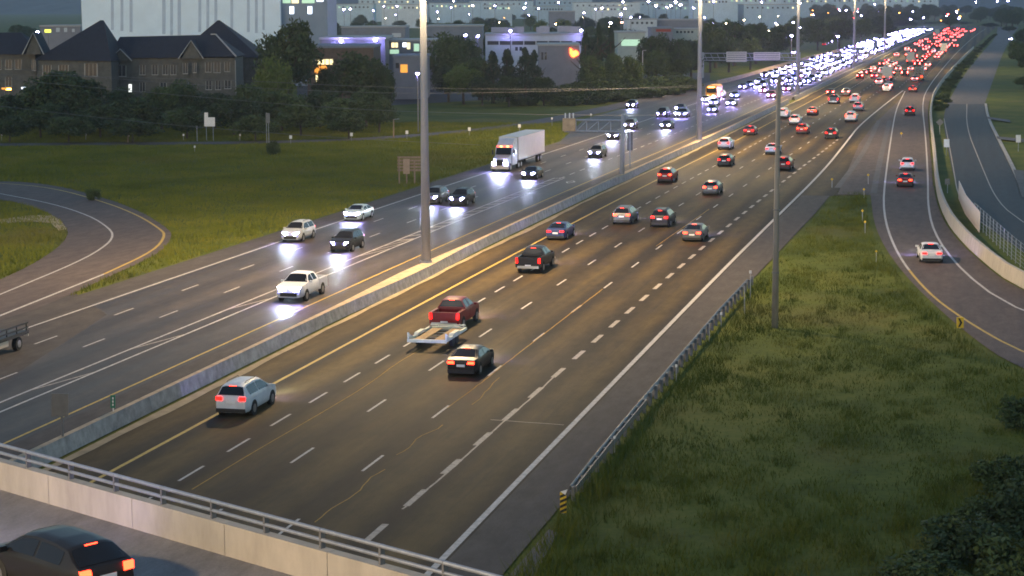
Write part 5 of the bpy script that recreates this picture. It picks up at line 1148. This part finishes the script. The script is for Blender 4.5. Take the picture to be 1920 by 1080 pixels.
# lamps of the town: heads on posts
M_WARML = emit('warm_town_lamp', (1.0, .8, .5), 20)
M_LAMP = emit('town_lamp', (.34, .30, 1.0), 130)
def lamp(px, py, D, s, label, group='lamps of the far town', m=None):
    a = W(px, py, D); t = thing('street_lamp', label, 'lamp', (a[0], a[1], 0), YAW, group); q = MB(); q.tube([(0, 0, 0), (0, 0, a[2])], .12, 5); q.build('post', M_DSTEEL, t)
    q = MB(); q.box((0, -.2, a[2]), (s, s*.5, s*.55)); q.build('lamp_head', m or M_LAMP, t)
for px, py, D, s in ((622, 24, 900, .8), (645, 18, 1200, .8), (657, 17, 1200, .9), (783, 138, 330, .45), (886, 11, 1300, .7), (928, 11, 1300, .7), (983, 15, 1000, .9), (986, 6, 1600, .8), (1047, 5, 1500, .9), (1129, 15, 1300, 1.0), (1117, 17, 1300, .7), (1168, 3, 1600, 1.0), (1172, 16, 1200, .7), (1164, 27, 800, .8), (1145, 43, 760, .7), (1216, 3, 1500, 1.2), (1230, 11, 1300, 1.2), (1258, 11, 1300, .9), (1267, 4, 1400, 1.4), (1276, 9, 1300, 1.4), (1338, 3, 1400, 1.0), (1428, 4, 1400, .9), (1183, 32, 850, .5), (1250, 13, 1250, .7), (851, 2, 1700, .8), (846, 14, 1200, .5), (720, 12, 1500, .6), (745, 12, 1500, .6), (700, 20, 1100, .5), (820, 22, 1000, .4), (1010, 16, 1150, .5), (1095, 24, 1000, .5), (1300, 15, 1200, .6), (1500, 6, 1600, .8), (1640, 8, 2200, 1.0), (1830, 4, 2000, 1.0), (1870, 3, 1900, 1.2), (1890, 2, 1900, 1.2)):
    lamp(px, py, D, s, 'blue-white lamp glowing among the far town roofs')
lr = random.Random(77)
for k in range(70):
    D = lr.uniform(850, 2800); lamp(lr.uniform(620, 1500), 4+79400/D-6-lr.uniform(4, 9)*FPX/D, D, lr.uniform(.35, .9), 'lamp glowing among the far town roofs', 'small lamps of the far town', lr.choice([M_LAMP, M_LAMP, M_AMBER, M_WARML, M_WARML]))
for k in range(60):
    D = lr.uniform(1500, 2600); lamp(lr.uniform(1520, 1800), 4+79400/D-5-lr.uniform(5, 10)*FPX/D, D, lr.uniform(.6, 1.3), 'lamp in the glow beyond the end of the traffic queue', 'lamps beyond the traffic queue', lr.choice([M_LAMP, M_LAMP, M_TAILF, M_AMBER]))
for px, py, D, lab in ((640, 77, 473, 'left floodlight on the grey hall roof edge'), (704, 75, 473, 'right floodlight on the grey hall roof edge'), (957, 58, 588, 'left bright lamp on the roof of the long white building'), (1090, 57, 588, 'right bright lamp on the roof of the long white building'), (873, 66, 600, 'bright lamp on a post left of the long white building'), (71, 60, 560, 'bright lamp above the roof at the far left'), (1484, 67, 620, 'pink-white lamp by the road behind the gantry'), (1571, 68, 760, 'blue lamp beyond the third mast'), (896, 68, 610, 'small round lamp right of the lamp left of the long white building')):
    lamp(px, py, D, .62, lab, None)
M_PINKL = emit('sign_lamp_red', (1.0, .35, .25), 2.5); lamp(1166, 42, 700, .9, 'reddish lit sign panel on a post left of the white warehouse', None, M_PINKL)
M_AWN = emit('yellow_light', (.75, .8, .1), .5); lamp(90, 58, 560, 1.6, 'yellow-green lit panel beside the bright lamp at the far left', None, M_AWN)
# cars on the road beyond the gantry and on the service road
for px, py, D, kd, cl, lab, frt in ((1450, 86, 0, 'suv', 'white', 'white car on the side road behind the gantry', True), (1545, 86, 0, 'sedan', 'red', 'red car braking on the side road beyond the third mast', False), (1558, 80, 0, 'suv', 'grey', 'oncoming car on the side road beyond the third mast', True), (1487, 102, 0, 'suv', 'grey', 'car with headlights beside the right end of the gantry', True), (1895, 76, 0, 'suv', 'white', 'white car on the old service road at the upper right', True), (1060, 158, 0, 'sedan', 'darkred', 'dark red car parked behind the bushes', False)):
    p = G(px, py); vehicle(kd, cl, p, HD(min(p[1], 1300))+(math.pi if frt else 0)+(.9 if 1440 < px < 1460 else 0), lab, detail=False, beam=0, rear_anchor=not frt)

# ------------------------------------------------------------------ the evening air
q = MB(); q.box((-600, 2850, 39.4), (4600, 6500, 81)); hz = q.build('haze', [], label='thin evening haze over the whole valley', cat='haze', kind='stuff')
hm = bpy.data.materials.new('evening_haze'); hm.use_nodes = True; n, l = nm(hm); n.remove(n['Principled BSDF'])
pv = n.new('ShaderNodeVolumePrincipled'); pv.inputs['Color'].default_value = (.80, .84, .95, 1); pv.inputs['Density'].default_value = .00010; pv.inputs['Anisotropy'].default_value = .2
l.new(pv.outputs[0], n['Material Output'].inputs['Volume']); hz.data.materials.append(hm)
S.cycles.volume_bounces = 0
